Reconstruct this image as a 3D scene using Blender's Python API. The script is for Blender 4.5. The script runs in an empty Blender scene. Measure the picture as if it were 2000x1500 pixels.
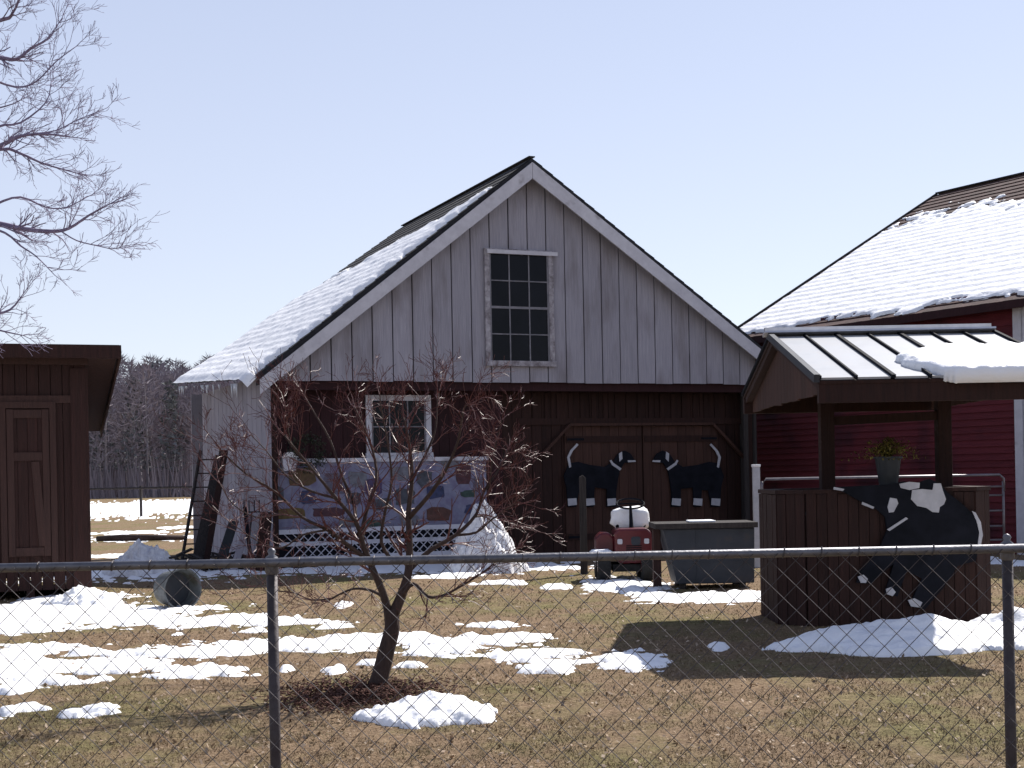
import bpy, math, random
import numpy as np
from mathutils import Vector, Matrix, noise
R = math.radians
random.seed(7)
sc = bpy.context.scene
# ---------------------------------------------------------------- camera
EYE, F, HC, ROLL = 1.52, 2780.0, 930.0, 0.0192
cam_d = bpy.data.cameras.new('camera'); cam = bpy.data.objects.new('camera', cam_d)
sc.collection.objects.link(cam); sc.camera = cam
cam_d.sensor_width = 36; cam_d.lens = F/2000*36; cam_d.shift_y = 180/2000
cam_d.clip_start = .1; cam_d.clip_end = 3000
cam.matrix_world = Matrix.Translation((0, 0, EYE)) @ Matrix.Rotation(R(90), 4, 'X') @ Matrix.Rotation(-ROLL, 4, 'Z')
# ---------------------------------------------------------------- light
SUN_AZ, SUN_EL = R(39), R(45)          # azimuth measured from the view direction towards the right
sd = Vector((math.sin(SUN_AZ)*math.cos(SUN_EL), math.cos(SUN_AZ)*math.cos(SUN_EL), math.sin(SUN_EL)))
w = bpy.data.worlds.new('World'); sc.world = w; w.use_nodes = True
wn = w.node_tree.nodes; wl = w.node_tree.links
sky = wn.new('ShaderNodeTexSky'); sky.sky_type = 'NISHITA'; sky.sun_disc = False
sky.sun_elevation = SUN_EL; sky.sun_rotation = SUN_AZ
sky.air_density = 1.0; sky.dust_density = .2; sky.ozone_density = 1.5; sky.altitude = 50
hsv = wn.new('ShaderNodeHueSaturation'); hsv.inputs['Saturation'].default_value = .74; hsv.inputs['Hue'].default_value = .513
wl.new(sky.outputs[0], hsv.inputs['Color']); 
veil = wn.new('ShaderNodeMixRGB'); veil.inputs[0].default_value = .62; veil.inputs[2].default_value = (4.2, 4.5, 5.6, 1)   # thin high haze
wtc = wn.new('ShaderNodeTexCoord'); wsep = wn.new('ShaderNodeSeparateXYZ'); wl.new(wtc.outputs['Generated'], wsep.inputs[0])
wmr = wn.new('ShaderNodeMapRange'); wmr.interpolation_type = 'SMOOTHSTEP'                  # the haze thins out towards the zenith
wmr.inputs[1].default_value = .30; wmr.inputs[2].default_value = .62; wmr.inputs[3].default_value = .60; wmr.inputs[4].default_value = .02
wl.new(wsep.outputs['Z'], wmr.inputs[0]); wl.new(wmr.outputs[0], veil.inputs[0])
wcr = wn.new('ShaderNodeValToRGB'); wcr.color_ramp.elements[0].position = .02; wcr.color_ramp.elements[1].position = .36
wcr.color_ramp.elements[0].color = (.500, .512, .590, 1); wcr.color_ramp.elements[1].color = (.385, .435, .560, 1)
wms = wn.new('ShaderNodeVectorMath'); wms.operation = 'SCALE'; wms.inputs['Scale'].default_value = 10
wl.new(wsep.outputs['Z'], wcr.inputs[0]); wl.new(wcr.outputs[0], wms.inputs[0]); wl.new(wms.outputs[0], veil.inputs[2])
wl.new(hsv.outputs[0], veil.inputs[1]); wl.new(veil.outputs[0], wn['Background'].inputs[0])
wn['Background'].inputs[1].default_value = .078
sl = bpy.data.lights.new('sun', 'SUN'); sl.energy = 3.9; sl.angle = R(.53); sl.color = (1, .95, .88)
so = bpy.data.objects.new('sun', sl); sc.collection.objects.link(so)
so.rotation_euler = sd.to_track_quat('Z', 'Y').to_euler()
sc.view_settings.view_transform = 'Standard'; sc.view_settings.look = 'None'
sc.view_settings.exposure = 1.0; sc.view_settings.gamma = 1
# ---------------------------------------------------------------- helpers
col = sc.collection
def P(x, y, D):                         # point of the place seen at (x, y), D metres ahead
    u, v = x-1000, y-HC; a = u-ROLL*v; b = v+ROLL*u
    return Vector((a*D/F, D, EYE-b*D/F))
def G(x, y):                            # ground point seen at (x, y)
    u, v = x-1000, y-HC; b = v+ROLL*u
    return P(x, y, EYE*F/b)
def tag(o, label=None, cat=None, group=None, kind=None):
    if label: o['label'] = label
    if cat: o['category'] = cat
    if group: o['group'] = group
    if kind: o['kind'] = kind
    return o
def empty(name, loc, rz=0, **k):
    o = bpy.data.objects.new(name, None); col.objects.link(o)
    o.location = loc; o.rotation_euler = (0, 0, rz); o.empty_display_size = .1
    return tag(o, **k)
class MB:
    def __init__(s): s.v = []; s.f = []
    def poly(s, pts, faces):
        n = len(s.v); s.v += [tuple(p) for p in pts]; s.f += [tuple(i+n for i in f) for f in faces]; return s
    def box(s, x0, x1, y0, y1, z0, z1, M=None):
        p = [Vector(q) for q in ((x0,y0,z0),(x1,y0,z0),(x1,y1,z0),(x0,y1,z0),(x0,y0,z1),(x1,y0,z1),(x1,y1,z1),(x0,y1,z1))]
        if M: p = [M @ q for q in p]
        return s.poly(p, [(0,3,2,1),(4,5,6,7),(0,1,5,4),(1,2,6,5),(2,3,7,6),(3,0,4,7)])
    def prism(s, pts2, y0, y1):         # outline in xz, pushed along y
        n = len(pts2); p = [(x, y0, z) for x, z in pts2]+[(x, y1, z) for x, z in pts2]
        return s.poly(p, [tuple(range(n)), tuple(range(2*n-1, n-1, -1))]+[(i, n+i, n+(i+1) % n, (i+1) % n) for i in range(n)])
    def bar(s, a, b, wd, th, up=Vector((0, 0, 1))):
        a, b = Vector(a), Vector(b); d = (b-a).normalized()
        if abs(d.dot(up)) > .98: up = Vector((0, 1, 0))
        sx = d.cross(up).normalized()*wd/2; sz = sx.cross(d).normalized()*th/2
        p = [a-sx-sz, a+sx-sz, a+sx+sz, a-sx+sz, b-sx-sz, b+sx-sz, b+sx+sz, b-sx+sz]
        return s.poly(p, [(0,1,2,3),(7,6,5,4),(0,4,5,1),(1,5,6,2),(2,6,7,3),(3,7,4,0)])
    def tube(s, pts, rad, n=8, cap=True):
        pts = [Vector(p) for p in pts]; m = len(pts)
        if not hasattr(rad, '__len__'): rad = [rad]*m
        base = len(s.v); up = Vector((.31, .12, .94)).normalized()
        for i, p in enumerate(pts):
            d = (pts[min(i+1, m-1)]-pts[max(i-1, 0)])
            d = d.normalized() if d.length > 1e-9 else Vector((0, 0, 1))
            if abs(d.dot(up)) > .97: e1 = d.cross(Vector((1, 0, 0))).normalized()
            else: e1 = d.cross(up).normalized()
            e2 = d.cross(e1)
            for k in range(n):
                t = 2*math.pi*k/n; s.v.append(tuple(p+(e1*math.cos(t)+e2*math.sin(t))*rad[i]))
        for i in range(m-1):
            for k in range(n):
                a = base+i*n+k; b = base+i*n+(k+1) % n; s.f.append((a, b, b+n, a+n))
        if cap:
            s.f.append(tuple(base+k for k in range(n-1, -1, -1))); s.f.append(tuple(base+(m-1)*n+k for k in range(n)))
        return s
    def build(s, name, mat, parent=None, smooth=False, bevel=0):
        me = bpy.data.meshes.new(name); me.from_pydata(s.v, [], s.f); me.materials.append(mat); me.update()
        if smooth: me.polygons.foreach_set('use_smooth', [True]*len(me.polygons))
        o = bpy.data.objects.new(name, me); col.objects.link(o)
        if parent: o.parent = parent
        if bevel:
            m = o.modifiers.new('bevel', 'BEVEL'); m.width = bevel; m.segments = 2; m.limit_method = 'ANGLE'
        return o
def lathe(prof, n=24):
    mb = MB(); m = len(prof)
    for r, z in prof:
        for k in range(n):
            t = 2*math.pi*k/n; mb.v.append((r*math.cos(t), r*math.sin(t), z))
    for i in range(m-1):
        for k in range(n):
            a = i*n+k; b = i*n+(k+1) % n; mb.f.append((a, b, b+n, a+n))
    return mb
# ---------------------------------------------------------------- materials
def mat(name, c1, c2=None, scale=4, stretch=(1, 1, 1), rough=.85, bump=.0, bscale=None, island=0, detail=5, metal=0,
        c3=None, s3=1.0, t3=(.5, .65), st3=(1, 1, 1), spec=.3, coord='Object'):
    m = bpy.data.materials.new(name); m.use_nodes = True; n = m.node_tree.nodes; l = m.node_tree.links
    b = n['Principled BSDF']; b.inputs['Roughness'].default_value = rough; b.inputs['Metallic'].default_value = metal
    b.inputs['Specular IOR Level'].default_value = spec
    tc = n.new('ShaderNodeTexCoord'); mp = n.new('ShaderNodeMapping'); mp.inputs['Scale'].default_value = stretch
    l.new(tc.outputs[coord], mp.inputs[0])
    nz = n.new('ShaderNodeTexNoise'); nz.inputs['Scale'].default_value = scale; nz.inputs['Detail'].default_value = detail
    nz.inputs['Roughness'].default_value = .65
    l.new(mp.outputs[0], nz.inputs[0])
    rp = n.new('ShaderNodeValToRGB'); rp.color_ramp.elements[0].position = .3; rp.color_ramp.elements[1].position = .7
    rp.color_ramp.elements[0].color = (*c1, 1); rp.color_ramp.elements[1].color = (*(c2 or c1), 1)
    l.new(nz.outputs[0], rp.inputs[0]); out = rp.outputs[0]
    if c3:
        n3 = n.new('ShaderNodeTexNoise'); n3.inputs['Scale'].default_value = s3; n3.inputs['Detail'].default_value = 6
        mp3 = n.new('ShaderNodeMapping'); mp3.inputs['Scale'].default_value = st3; l.new(tc.outputs[coord], mp3.inputs[0]); l.new(mp3.outputs[0], n3.inputs[0])
        r3 = n.new('ShaderNodeValToRGB'); r3.color_ramp.elements[0].position = t3[0]; r3.color_ramp.elements[1].position = t3[1]
        l.new(n3.outputs[0], r3.inputs[0])
        mx = n.new('ShaderNodeMixRGB'); l.new(r3.outputs[0], mx.inputs[0]); l.new(out, mx.inputs[1]); mx.inputs[2].default_value = (*c3, 1)
        out = mx.outputs[0]
    if island:
        g = n.new('ShaderNodeNewGeometry'); mr = n.new('ShaderNodeMapRange')
        mr.inputs[3].default_value = 1-island; mr.inputs[4].default_value = 1+island*.6
        l.new(g.outputs['Random Per Island'], mr.inputs[0])
        hs = n.new('ShaderNodeHueSaturation'); l.new(mr.outputs[0], hs.inputs['Value']); l.new(out, hs.inputs['Color']); out = hs.outputs[0]
    l.new(out, b.inputs['Base Color'])
    if bump:
        nb = n.new('ShaderNodeTexNoise'); nb.inputs['Scale'].default_value = bscale or scale*3; nb.inputs['Detail'].default_value = 6
        l.new(mp.outputs[0], nb.inputs[0])
        bp = n.new('ShaderNodeBump'); bp.inputs['Strength'].default_value = bump; bp.inputs['Distance'].default_value = .02
        l.new(nb.outputs[0], bp.inputs['Height']); l.new(bp.outputs[0], b.inputs['Normal'])
    return m
V = (9, 9, .5)
M = dict(
 white_board=mat('weathered_white_board', (.27,.26,.305), (.36,.345,.395), 3, V, .8, .4, island=.09, c3=(.17,.15,.16), s3=1.6, t3=(.50,.78), st3=(1.6, 1, .45)),
 side_board=mat('side_white_board', (.28,.265,.31), (.36,.34,.39), 3, V, .8, .4, island=.1, c3=(.19,.17,.19), s3=.9, t3=(.5,.8)),
 trim=mat('white_trim', (.46,.45,.50), (.58,.57,.62), 5, (1,1,1), .7, .2, c3=(.28,.26,.28), s3=3, t3=(.6,.75)),
 sash=mat('window_sash_paint', (.14,.14,.16), (.24,.23,.26), 8, (1,1,1), .8, .3),
 old_trim=mat('peeling_trim', (.12,.10,.11), (.44,.42,.46), 9, (1,1,1), .85, .4),
 glass=mat('dark_glass', (.003,.004,.007), (.008,.009,.015), 1.5, rough=.15, spec=.12),
 shingle=mat('dark_shingle', (.016,.017,.022), (.036,.036,.042), 8, rough=.9, bump=.5, island=.25),
 red_shingle=mat('brown_red_shingle', (.04,.02,.02), (.09,.045,.042), 8, rough=.9, bump=.5, island=.3),
 snow=mat('snow', (.86,.87,.90), (.92,.92,.93), 3, rough=.6, bump=.5, bscale=18, spec=.35),
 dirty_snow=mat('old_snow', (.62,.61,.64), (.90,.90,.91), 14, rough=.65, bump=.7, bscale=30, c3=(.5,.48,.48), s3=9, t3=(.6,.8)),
 ice=mat('ice', (.6,.64,.72), (.75,.78,.85), 9, rough=.2, spec=.6),
 brown_wood=mat('brown_wood', (.020,.009,.008), (.036,.015,.012), 3, V, .85, .4, island=.2),
 red_wood=mat('dark_red_wood', (.022,.007,.009), (.036,.011,.014), 3, V, .8, .4, island=.22),
 door_wood=mat('door_wood', (.038,.018,.014), (.066,.030,.023), 3, V, .8, .4, island=.22),
 shed_wood=mat('shed_wood', (.022,.010,.009), (.040,.016,.014), 3, V, .85, .4, island=.2),
 shed_trim=mat('shed_trim', (.034,.017,.015), (.054,.026,.022), 3, V, .8, .3),
 barn_red=mat('barn_red', (.085,.012,.019), (.125,.019,.026), 3, (.6,.6,7), .8, .4, island=.16, c3=(.035,.008,.014), s3=1, t3=(.5,.7)),
 black=mat('black_paint', (.005,.006,.009), (.012,.013,.02), 5, rough=.8, spec=.1),
 white=mat('white_paint', (.34,.34,.38), (.5,.5,.54), 6, rough=.6),
 galv=mat('galvanized_steel', (.10,.10,.115), (.18,.18,.20), 14, rough=.5, metal=.6, bump=.15),
 wire=mat('galvanized_wire', (.06,.055,.06), (.12,.11,.115), 20, rough=.5, metal=.55),
 post_steel=mat('rusty_post_steel', (.05,.042,.048), (.085,.075,.08), 12, rough=.6, metal=.4, bump=.2),
 grey_metal=mat('grey_metal', (.028,.033,.043), (.045,.05,.064), 4, rough=.55, metal=.3, c3=(.06,.05,.05), s3=4, t3=(.6,.75)),
 panel=mat('translucent_roof_panel', (.36,.37,.39), (.45,.46,.48), 3, rough=.4, spec=.35, c3=(.37,.36,.36), s3=3, t3=(.5,.8)),
 cap_metal=mat('metal_ridge', (.45,.45,.48), (.62,.62,.66), 6, rough=.35, metal=.6),
 rubber=mat('rubber', (.012,.012,.013), (.03,.03,.03), 10, rough=.9),
 red_paint=mat('red_paint', (.07,.004,.008), (.11,.006,.012), 5, rough=.35, spec=.5),
 pot=mat('dark_pot', (.016,.02,.025), (.026,.03,.036), 7, rough=.6),
 bark=mat('bark', (.030,.019,.017), (.07,.045,.038), 18, (1,1,.3), .85, .6, bscale=50),
 twig=mat('red_twig', (.065,.014,.015), (.12,.034,.030), 6, rough=.45, spec=.35),
 far_bark=mat('grey_twig', (.15,.12,.19), (.24,.20,.29), 6, rough=.9),
 mulch=mat('mulch', (.035,.016,.012), (.12,.05,.035), 30, rough=.95, bump=1, bscale=60),
 leaf=mat('yellow_green_leaf', (.06,.055,.01), (.14,.11,.02), 9, rough=.6, island=.4),
 dark_leaf=mat('dark_leaf', (.02,.03,.02), (.05,.05,.03), 9, rough=.6, island=.4),
 faded_panel=mat('faded_lilac_panel', (.15,.15,.23), (.25,.245,.33), 6, rough=.8, detail=9, c3=(.15,.13,.22), s3=5, t3=(.5,.7)),
 tub_grey=mat('tub_grey', (.07,.08,.085), (.14,.15,.16), 7, rough=.6, c3=(.05,.05,.04), s3=4),
 wood_grey=mat('grey_old_wood', (.025,.021,.022), (.06,.052,.05), 5, V, .9, .4, island=.3),
 gate_pipe=mat('gate_pipe', (.12,.11,.12), (.20,.18,.20), 7, rough=.4, metal=.4),
)
def ground_mat():
    m = bpy.data.materials.new('winter_lawn'); m.use_nodes = True; n = m.node_tree.nodes; l = m.node_tree.links
    b = n['Principled BSDF']; b.inputs['Roughness'].default_value = .95; b.inputs['Specular IOR Level'].default_value = .1
    tc = n.new('ShaderNodeTexCoord')
    def nz(s, d=5, st=(1, 1, 1)):
        mp = n.new('ShaderNodeMapping'); mp.inputs['Scale'].default_value = st; l.new(tc.outputs['Object'], mp.inputs[0])
        t = n.new('ShaderNodeTexNoise'); t.inputs['Scale'].default_value = s; t.inputs['Detail'].default_value = d; t.inputs['Roughness'].default_value = .7
        l.new(mp.outputs[0], t.inputs[0]); return t.outputs[0]
    def ramp(src, els):
        r = n.new('ShaderNodeValToRGB'); cr = r.color_ramp
        cr.elements[0].position, cr.elements[0].color = els[0][0], (*els[0][1], 1)
        cr.elements[1].position, cr.elements[1].color = els[-1][0], (*els[-1][1], 1)
        for p, c in els[1:-1]:
            e = cr.elements.new(p); e.color = (*c, 1)
        l.new(src, r.inputs[0]); return r.outputs[0]
    def mix(f, a, c, mode='MIX'):
        x = n.new('ShaderNodeMixRGB'); x.blend_type = mode
        if isinstance(f, float): x.inputs[0].default_value = f
        else: l.new(f, x.inputs[0])
        l.new(a, x.inputs[1]); l.new(c, x.inputs[2]); return x.outputs[0]
    fine = ramp(nz(38, 8), [(.30, (.062, .045, .026)), (.47, (.205, .143, .088)), (.60, (.295, .217, .145)), (.74, (.52, .44, .33))])
    green = ramp(nz(40, 8), [(.30, (.055, .052, .022)), (.5, (.175, .155, .070)), (.7, (.31, .27, .14))])
    patch = ramp(nz(.55, 5, (1, .7, 1)), [(.46, (0, 0, 0)), (.62, (1, 1, 1))])
    c = mix(patch, fine, green)
    lumps = ramp(nz(7, 6), [(.3, (.62, .58, .58)), (.65, (1.12, 1.1, 1.08))])
    c = mix(1.0, c, lumps, 'MULTIPLY')
    l.new(c, b.inputs['Base Color'])
    bp = n.new('ShaderNodeBump'); bp.inputs['Strength'].default_value = .9; bp.inputs['Distance'].default_value = .03
    l.new(nz(30, 8), bp.inputs['Height']); l.new(bp.outputs[0], b.inputs['Normal'])
    return m
M['ground'] = ground_mat()
def nf(x, y, s, seed=0): return noise.fractal(Vector((x*s+seed*7.3, y*s-seed*3.1, seed*1.7)), 1.0, 2.0, 5)   # about -1..1
# ---------------------------------------------------------------- ground
def gz(x, y): return .012*nf(x, y, 1.3, 2) if y < 60 else 0
xs = np.concatenate([np.linspace(-400, -14, 14), np.linspace(-12, 12, 150), np.linspace(14, 400, 14)])
ys = np.concatenate([np.linspace(-20, 4, 8), np.linspace(4.3, 30, 170), np.geomspace(32, 1500, 24)])
mb = MB(); nx = len(xs)
for y in ys:
    for x in xs: mb.v.append((x, y, gz(x, y) if abs(x) < 13 and 4 < y < 31 else 0))
for j in range(len(ys)-1):
    for i in range(nx-1):
        a = j*nx+i; mb.f.append((a, a+1, a+1+nx, a+nx))
tag(mb.build('ground', M['ground'], smooth=True), kind='structure')
# ---------------------------------------------------------------- thin scattered snow
BL = [(60,1200,190,30),(230,1205,190,24),(110,1178,100,20),(20,1230,120,14),(420,1216,140,14),(560,1219,95,6),
 (30,1280,110,27),(60,1312,90,26),(220,1303,140,17),(120,1330,100,9),(20,1348,50,11),(170,1276,60,5),(300,1278,90,7),
 (390,1314,98,14),(580,1262,230,16),(420,1275,95,10),(740,1252,170,12),(900,1256,150,13),(860,1274,70,9),(1010,1245,55,5),
 (960,1222,65,4),(1055,1281,100,9),(1080,1303,58,13),(1225,1293,72,19),(670,1183,18,5),(560,1308,14,5),(655,1310,20,6),
 (730,1297,30,4),(800,1302,45,3),(60,1388,42,6),(190,1390,32,9),(10,1398,20,6),(145,1399,22,4),
 (350,1113,280,18),(700,1109,220,12),(950,1108,200,10),(880,1126,60,4),(980,1139,45,4),(1085,1147,32,5),(1215,1143,75,15),
 (1390,1168,140,9),(1290,1166,60,8),(1010,1140,22,4),(1510,1102,46,13),(1505,1131,26,3),(1970,1100,40,12),
 (1405,1266,18,5),(300,992,420,17),(285,1052,160,5),(270,1040,120,3),(230,1086,60,3),(350,1030,60,2),
 (495,1235,30,3),(640,1225,40,3),(260,1295,60,6),(345,1240,40,3)]
blob = []
for cx, cy, rx, ry in BL:
    c = G(cx, cy); t = G(cx, cy-ry); b = G(cx, cy+ry)
    k = .80 if rx > 80 and cx < 1000 and cy > 1190 else 1
    blob.append((c.x, (t.y+b.y)/2, rx*c.y/F, max((t.y-b.y)/2*k, .03)))
blob = np.array(blob)
rows = np.concatenate([np.arange(963, 1060, 2.2), np.arange(1060, 1440, 1.6), np.arange(1440, 1540, 3)])
NC = 620
vid = {}; pos = []; hm = np.zeros((len(rows), NC))
gy = EYE*F/(rows-HC)
ax = np.linspace(-1090, 1090, NC)
for j, D in enumerate(gy):
    X = ax*D/F
    f = np.full(NC, -9.0)
    for bx, by, rx, ry in blob:
        q = 1-np.sqrt(((X-bx)/rx)**2+((D-by)/ry)**2)
        q = q*1.0
        f = np.maximum(f, q)
    near = np.where(f > -.9)[0]
    for i in near:
        sx = X[i]; ns = nf(sx*.5, D*.8, 2.4, 5)*.50+nf(sx*.6, D*.9, 9, 6)*.68+nf(sx*.35, D*1.3, 4.5, 17)*.25
        hm[j, i] = f[i]+ns-.03
    hm[j, f <= -.9] = -.3
mb = MB(); idx = -np.ones(hm.shape, int)
keep = hm > 0
for j in range(len(rows)-1):
    for i in range(NC-1):
        if keep[j, i] or keep[j, i+1] or keep[j+1, i] or keep[j+1, i+1]:
            q = []
            for (a, b) in ((j, i), (j, i+1), (j+1, i+1), (j+1, i)):
                if idx[a, b] < 0:
                    D = gy[a]; X = ax[b]*D/F; h = hm[a, b]
                    z = gz(X, D)+(.10*h-.05*h*h if 0 < h < .8 else (.048 if h >= .8 else max(-.03, .10*h))) + .007*nf(X, D, 8, 3)*min(1, max(h, 0)*4)
                    if D > 60: z = .02+.06*min(1, h*3) if h > 0 else -.02
                    idx[a, b] = len(mb.v); mb.v.append((X, D, z))
                q.append(idx[a, b])
            mb.f.append(tuple(q[::-1]))
tag(mb.build('snow', M['snow'], smooth=True), 'thin melting snow left in patches over the brown lawn', 'snow', kind='stuff')
# ---------------------------------------------------------------- grass blades
rng = np.random.default_rng(3)
NB = 90000
D = EYE*F/(rng.uniform(190, 610, NB)**1.0); X = rng.uniform(-1080, 1080, NB)*D/F
mb = MB(); vs = []; fs = []
cl = [nf(X[i], D[i], 2.2, 9) for i in range(NB)]
for i in range(NB):
    if cl[i] < -.35: continue
    h = rng.uniform(.006, .024)*(1+.5*cl[i]); a = rng.uniform(0, 6.28); wd = .0028*(D[i]/7)
    lx, ly = rng.normal(0, .02, 2); z = gz(X[i], D[i])
    k = len(vs); c, s_ = math.cos(a)*wd, math.sin(a)*wd
    vs += [(X[i]-c, D[i]-s_, z-.004), (X[i]+c, D[i]+s_, z-.004), (X[i]+lx, D[i]+ly, z+h)]; fs.append((k, k+1, k+2))
mb.v = vs; mb.f = fs
M['straw'] = mat('dry_grass', (.13, .088, .052), (.33, .243, .158), 3, rough=.9, island=.45, c3=(.13,.115,.055), s3=.6, t3=(.48,.62), spec=.15)
tag(mb.build('grass', M['straw']), 'short dry winter grass, brown with olive tufts', 'grass', kind='stuff')
mb = MB(); M['litter'] = mat('leaf_litter', (.18,.11,.065), (.46,.37,.28), 3, rough=.8, island=.5)
for i in range(5200):
    D_ = EYE*F/rng.uniform(200, 610); X_ = rng.uniform(-1080, 1080)*D_/F; a = rng.uniform(0, 6.28); L = rng.uniform(.006, .018)*(D_/8)**.5
    p = Vector((X_, D_, gz(X_, D_)+.012)); d = Vector((math.cos(a), math.sin(a), rng.normal(0, .5)))*L; e = Vector((-math.sin(a), math.cos(a), rng.normal(0, .6)))*L*.6
    mb.poly([p-d, p+e, p+d, p-e], [(0, 1, 2, 3)])
tag(mb.build('fallen_leaves', M['litter']), 'small scattered dead leaves lying in the dry grass', 'leaves', kind='stuff')
# ---------------------------------------------------------------- heaps of snow
def heap(name, c, ax_, ay_, h, label, seed, m='dirty_snow', peak=1.0, twigs=0, lean=0, rz=0, n=70):
    mb = MB(); N = n
    for j in range(N+1):
        for i in range(N+1):
            u = (i/N*2-1)*1.25; v = (j/N*2-1)*1.25; r = math.sqrt(u*u+v*v)
            r2 = r+.28*nf(u, v, 1.6, seed)+.10*nf(u, v, 5, seed+1)
            f = max(-.2, 1-r2)
            z = h*(max(f, 0)**peak)*1.15*(1+.22*nf(u, v, 3.5, seed+2))+.02*nf(u, v, 11, seed+3)*(f > 0)*(1 if h > .3 else .5) if f > 0 else -.03
            x, y = u*ax_+lean*max(f, 0), v*ay_
            mb.v.append((x, y, z))
    for j in range(N):
        for i in range(N):
            q = (j*(N+1)+i, j*(N+1)+i+1, (j+1)*(N+1)+i+1, (j+1)*(N+1)+i)
            if max(mb.v[k][2] for k in q) > -.02: mb.f.append(q)
    o = mb.build(name, M[m], smooth=True); o.location = c; o.rotation_euler.z = rz
    return tag(o, label, 'snow pile')
c = G(838, 1398); heap('snow_pile', (c.x, c.y, 0), .42, .42, .13, 'low white snow mound on the mulch beside the small bare tree', 1, 'snow', .6)
c = G(1790, 1262); heap('snow_pile', (c.x-.05, c.y+.05, 0), 1.05, .62, .20, 'long snow bank against the front of the wooden well box', 4, 'snow', .55)
c = G(1985, 1250); heap('snow_pile', (c.x+.25, c.y+.1, 0), .85, .75, .24, 'sunlit snow bank at the right end of the wooden well', 8, 'snow', .6)
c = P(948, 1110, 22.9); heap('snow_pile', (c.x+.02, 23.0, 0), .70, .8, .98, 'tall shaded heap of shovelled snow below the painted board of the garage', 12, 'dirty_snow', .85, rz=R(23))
c = G(165, 1182); heap('snow_pile', (c.x, c.y, 0), .45, .45, .2, 'snow heap at the right corner of the brown shed', 15, 'snow', .6)
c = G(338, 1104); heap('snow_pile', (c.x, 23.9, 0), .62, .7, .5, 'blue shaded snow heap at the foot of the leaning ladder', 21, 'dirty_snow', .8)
# ---------------------------------------------------------------- garage
RZ = R(23.1); CF, SF = math.cos(RZ), math.sin(RZ); C0 = Vector((-4.09, 24.0, 0))
GW = 9.68; RIDGE = (4.83, 7.18); SL, SR = .785, .69
garage = empty('garage', C0, RZ, label='large weathered white garage with a gable front, snowy roof and dark red recessed lower wall', cat='garage')
def gl(x, y, t=0.0):                    # (across, up) on the garage front, t metres behind it
    u, v = x-1000, y-HC; a = (u-ROLL*v)/F; b = (v+ROLL*u)/F
    # C0 + w*(CF,SF) + t*(-SF,CF) ; X = a*Y
    ox, oy = C0.x-t*SF, C0.y+t*CF
    wq = (a*oy-ox)/(CF-a*SF); Y = oy+wq*SF
    return wq, EYE-b*Y
def rz_(w_): return RIDGE[1]-(RIDGE[0]-w_)*SL if w_ < RIDGE[0] else RIDGE[1]-(w_-RIDGE[0])*SR
def boards(mb, x0, x1, wd, zb, ztop, y0, th, gap=.012, jit=.0):
    x = x0
    while x < x1-.02:
        e = min(x+wd, x1); a, b = x+gap/2, e-gap/2
        za, zb_ = ztop(a), ztop(b); dy = random.uniform(-jit, jit); lo = zb(a) if callable(zb) else zb
        if za < lo: za = lo+.02
        if zb_ < lo: zb_ = lo+.02
        pts = [(a, lo), (b, lo), (b, zb_), (a, za)]
        m_ = (a+b)/2
        if a < RIDGE[0] < b and ztop is gtop: pts = [(a, lo), (b, lo), (b, zb_), (RIDGE[0], ztop(RIDGE[0])), (a, za)]
        mb.prism(pts, y0+dy, y0+dy+th); x = e
GB = 3.22                               # bottom edge of the gable boards
def gtop(x): return min(rz_(x)-.10, 9)
mb = MB(); boards(mb, 0, GW, .372, lambda x: GB+random.uniform(-.012, .012), gtop, 0, .03, .022, .005)
mb.build('gable_boards', M['white_board'], garage)
mb = MB(); mb.prism([(.01, GB+.03), (GW-.01, GB+.03), (GW-.01, gtop(GW)-.03), (RIDGE[0], gtop(RIDGE[0])-.04), (.01, gtop(.01)-.03)], .04, .09)
mb.build('gable_backing', M['black'], garage)
# left side wall, boards
LD = 5.6; LH = 3.42
mb = MB(); y = .02; k = 0
while y < LD:
    mb.box(-.03, .0, y, min(y+.35, LD)-.015, .06, LH-.1+.0*k); y += .36
mb.box(0.003, .05, .02, LD, .03, LH-.12)
mb.build('side_wall', M['side_board'], garage)
mb = MB(); mb.box(GW-.05, GW, .04, 6.9, .03, 3.2); mb.build('side_wall', M['wood_grey'], garage)
mb = MB(); mb.box(.0, GW, 6.95, 7.0, .03, 3.4); mb.build('rear_wall', M['side_board'], garage)
# corner post, header beam, recessed lower wall
RC = .55
MB().box(.02, .17, .1, .26, 0, GB-.02).build('corner_post', M['brown_wood'], garage)
MB().box(GW-.16, GW-.06, .1, .26, 0, GB-.02).build('corner_post', M['brown_wood'], garage)
mb = MB(); mb.box(.02, GW-.02, .10, .24, GB-.15, GB+.02); mb.box(.05, GW-.06, .24, RC+.1, GB+.0, GB+.05); mb.build('header_beam', M['red_wood'], garage)
mb = MB(); boards(mb, .06, 4.5, .2, .05, lambda x: GB, RC, .03, .008, .003)
mb.build('lower_wall', M['red_wood'], garage)
mb = MB(); boards(mb, 4.5, GW-.06, .2, .05, lambda x: GB, RC, .03, .010, .006)
mb.box(.06, GW-.06, RC+.04, RC+.08, .03, GB)
mb.build('lower_wall', M['brown_wood'], garage)
tag(garage.children[-1], 'brown boarded part of the lower wall around the double door')
# battens above the doors
mb = MB(); w0, h0 = gl(1040, 824, RC); w1, h1 = gl(1470, 822, RC)
h0 = (h0+h1)/2
x = w0
while x < w1: mb.box(x, x+.09, RC-.03, RC-.001, h0+.06, GB-.16); x += .245
mb.box(w0-.3, w1, RC-.04, RC-.001, h0-.06, h0+.06)
mb.build('batten_panel', M['brown_wood'], garage)
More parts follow.
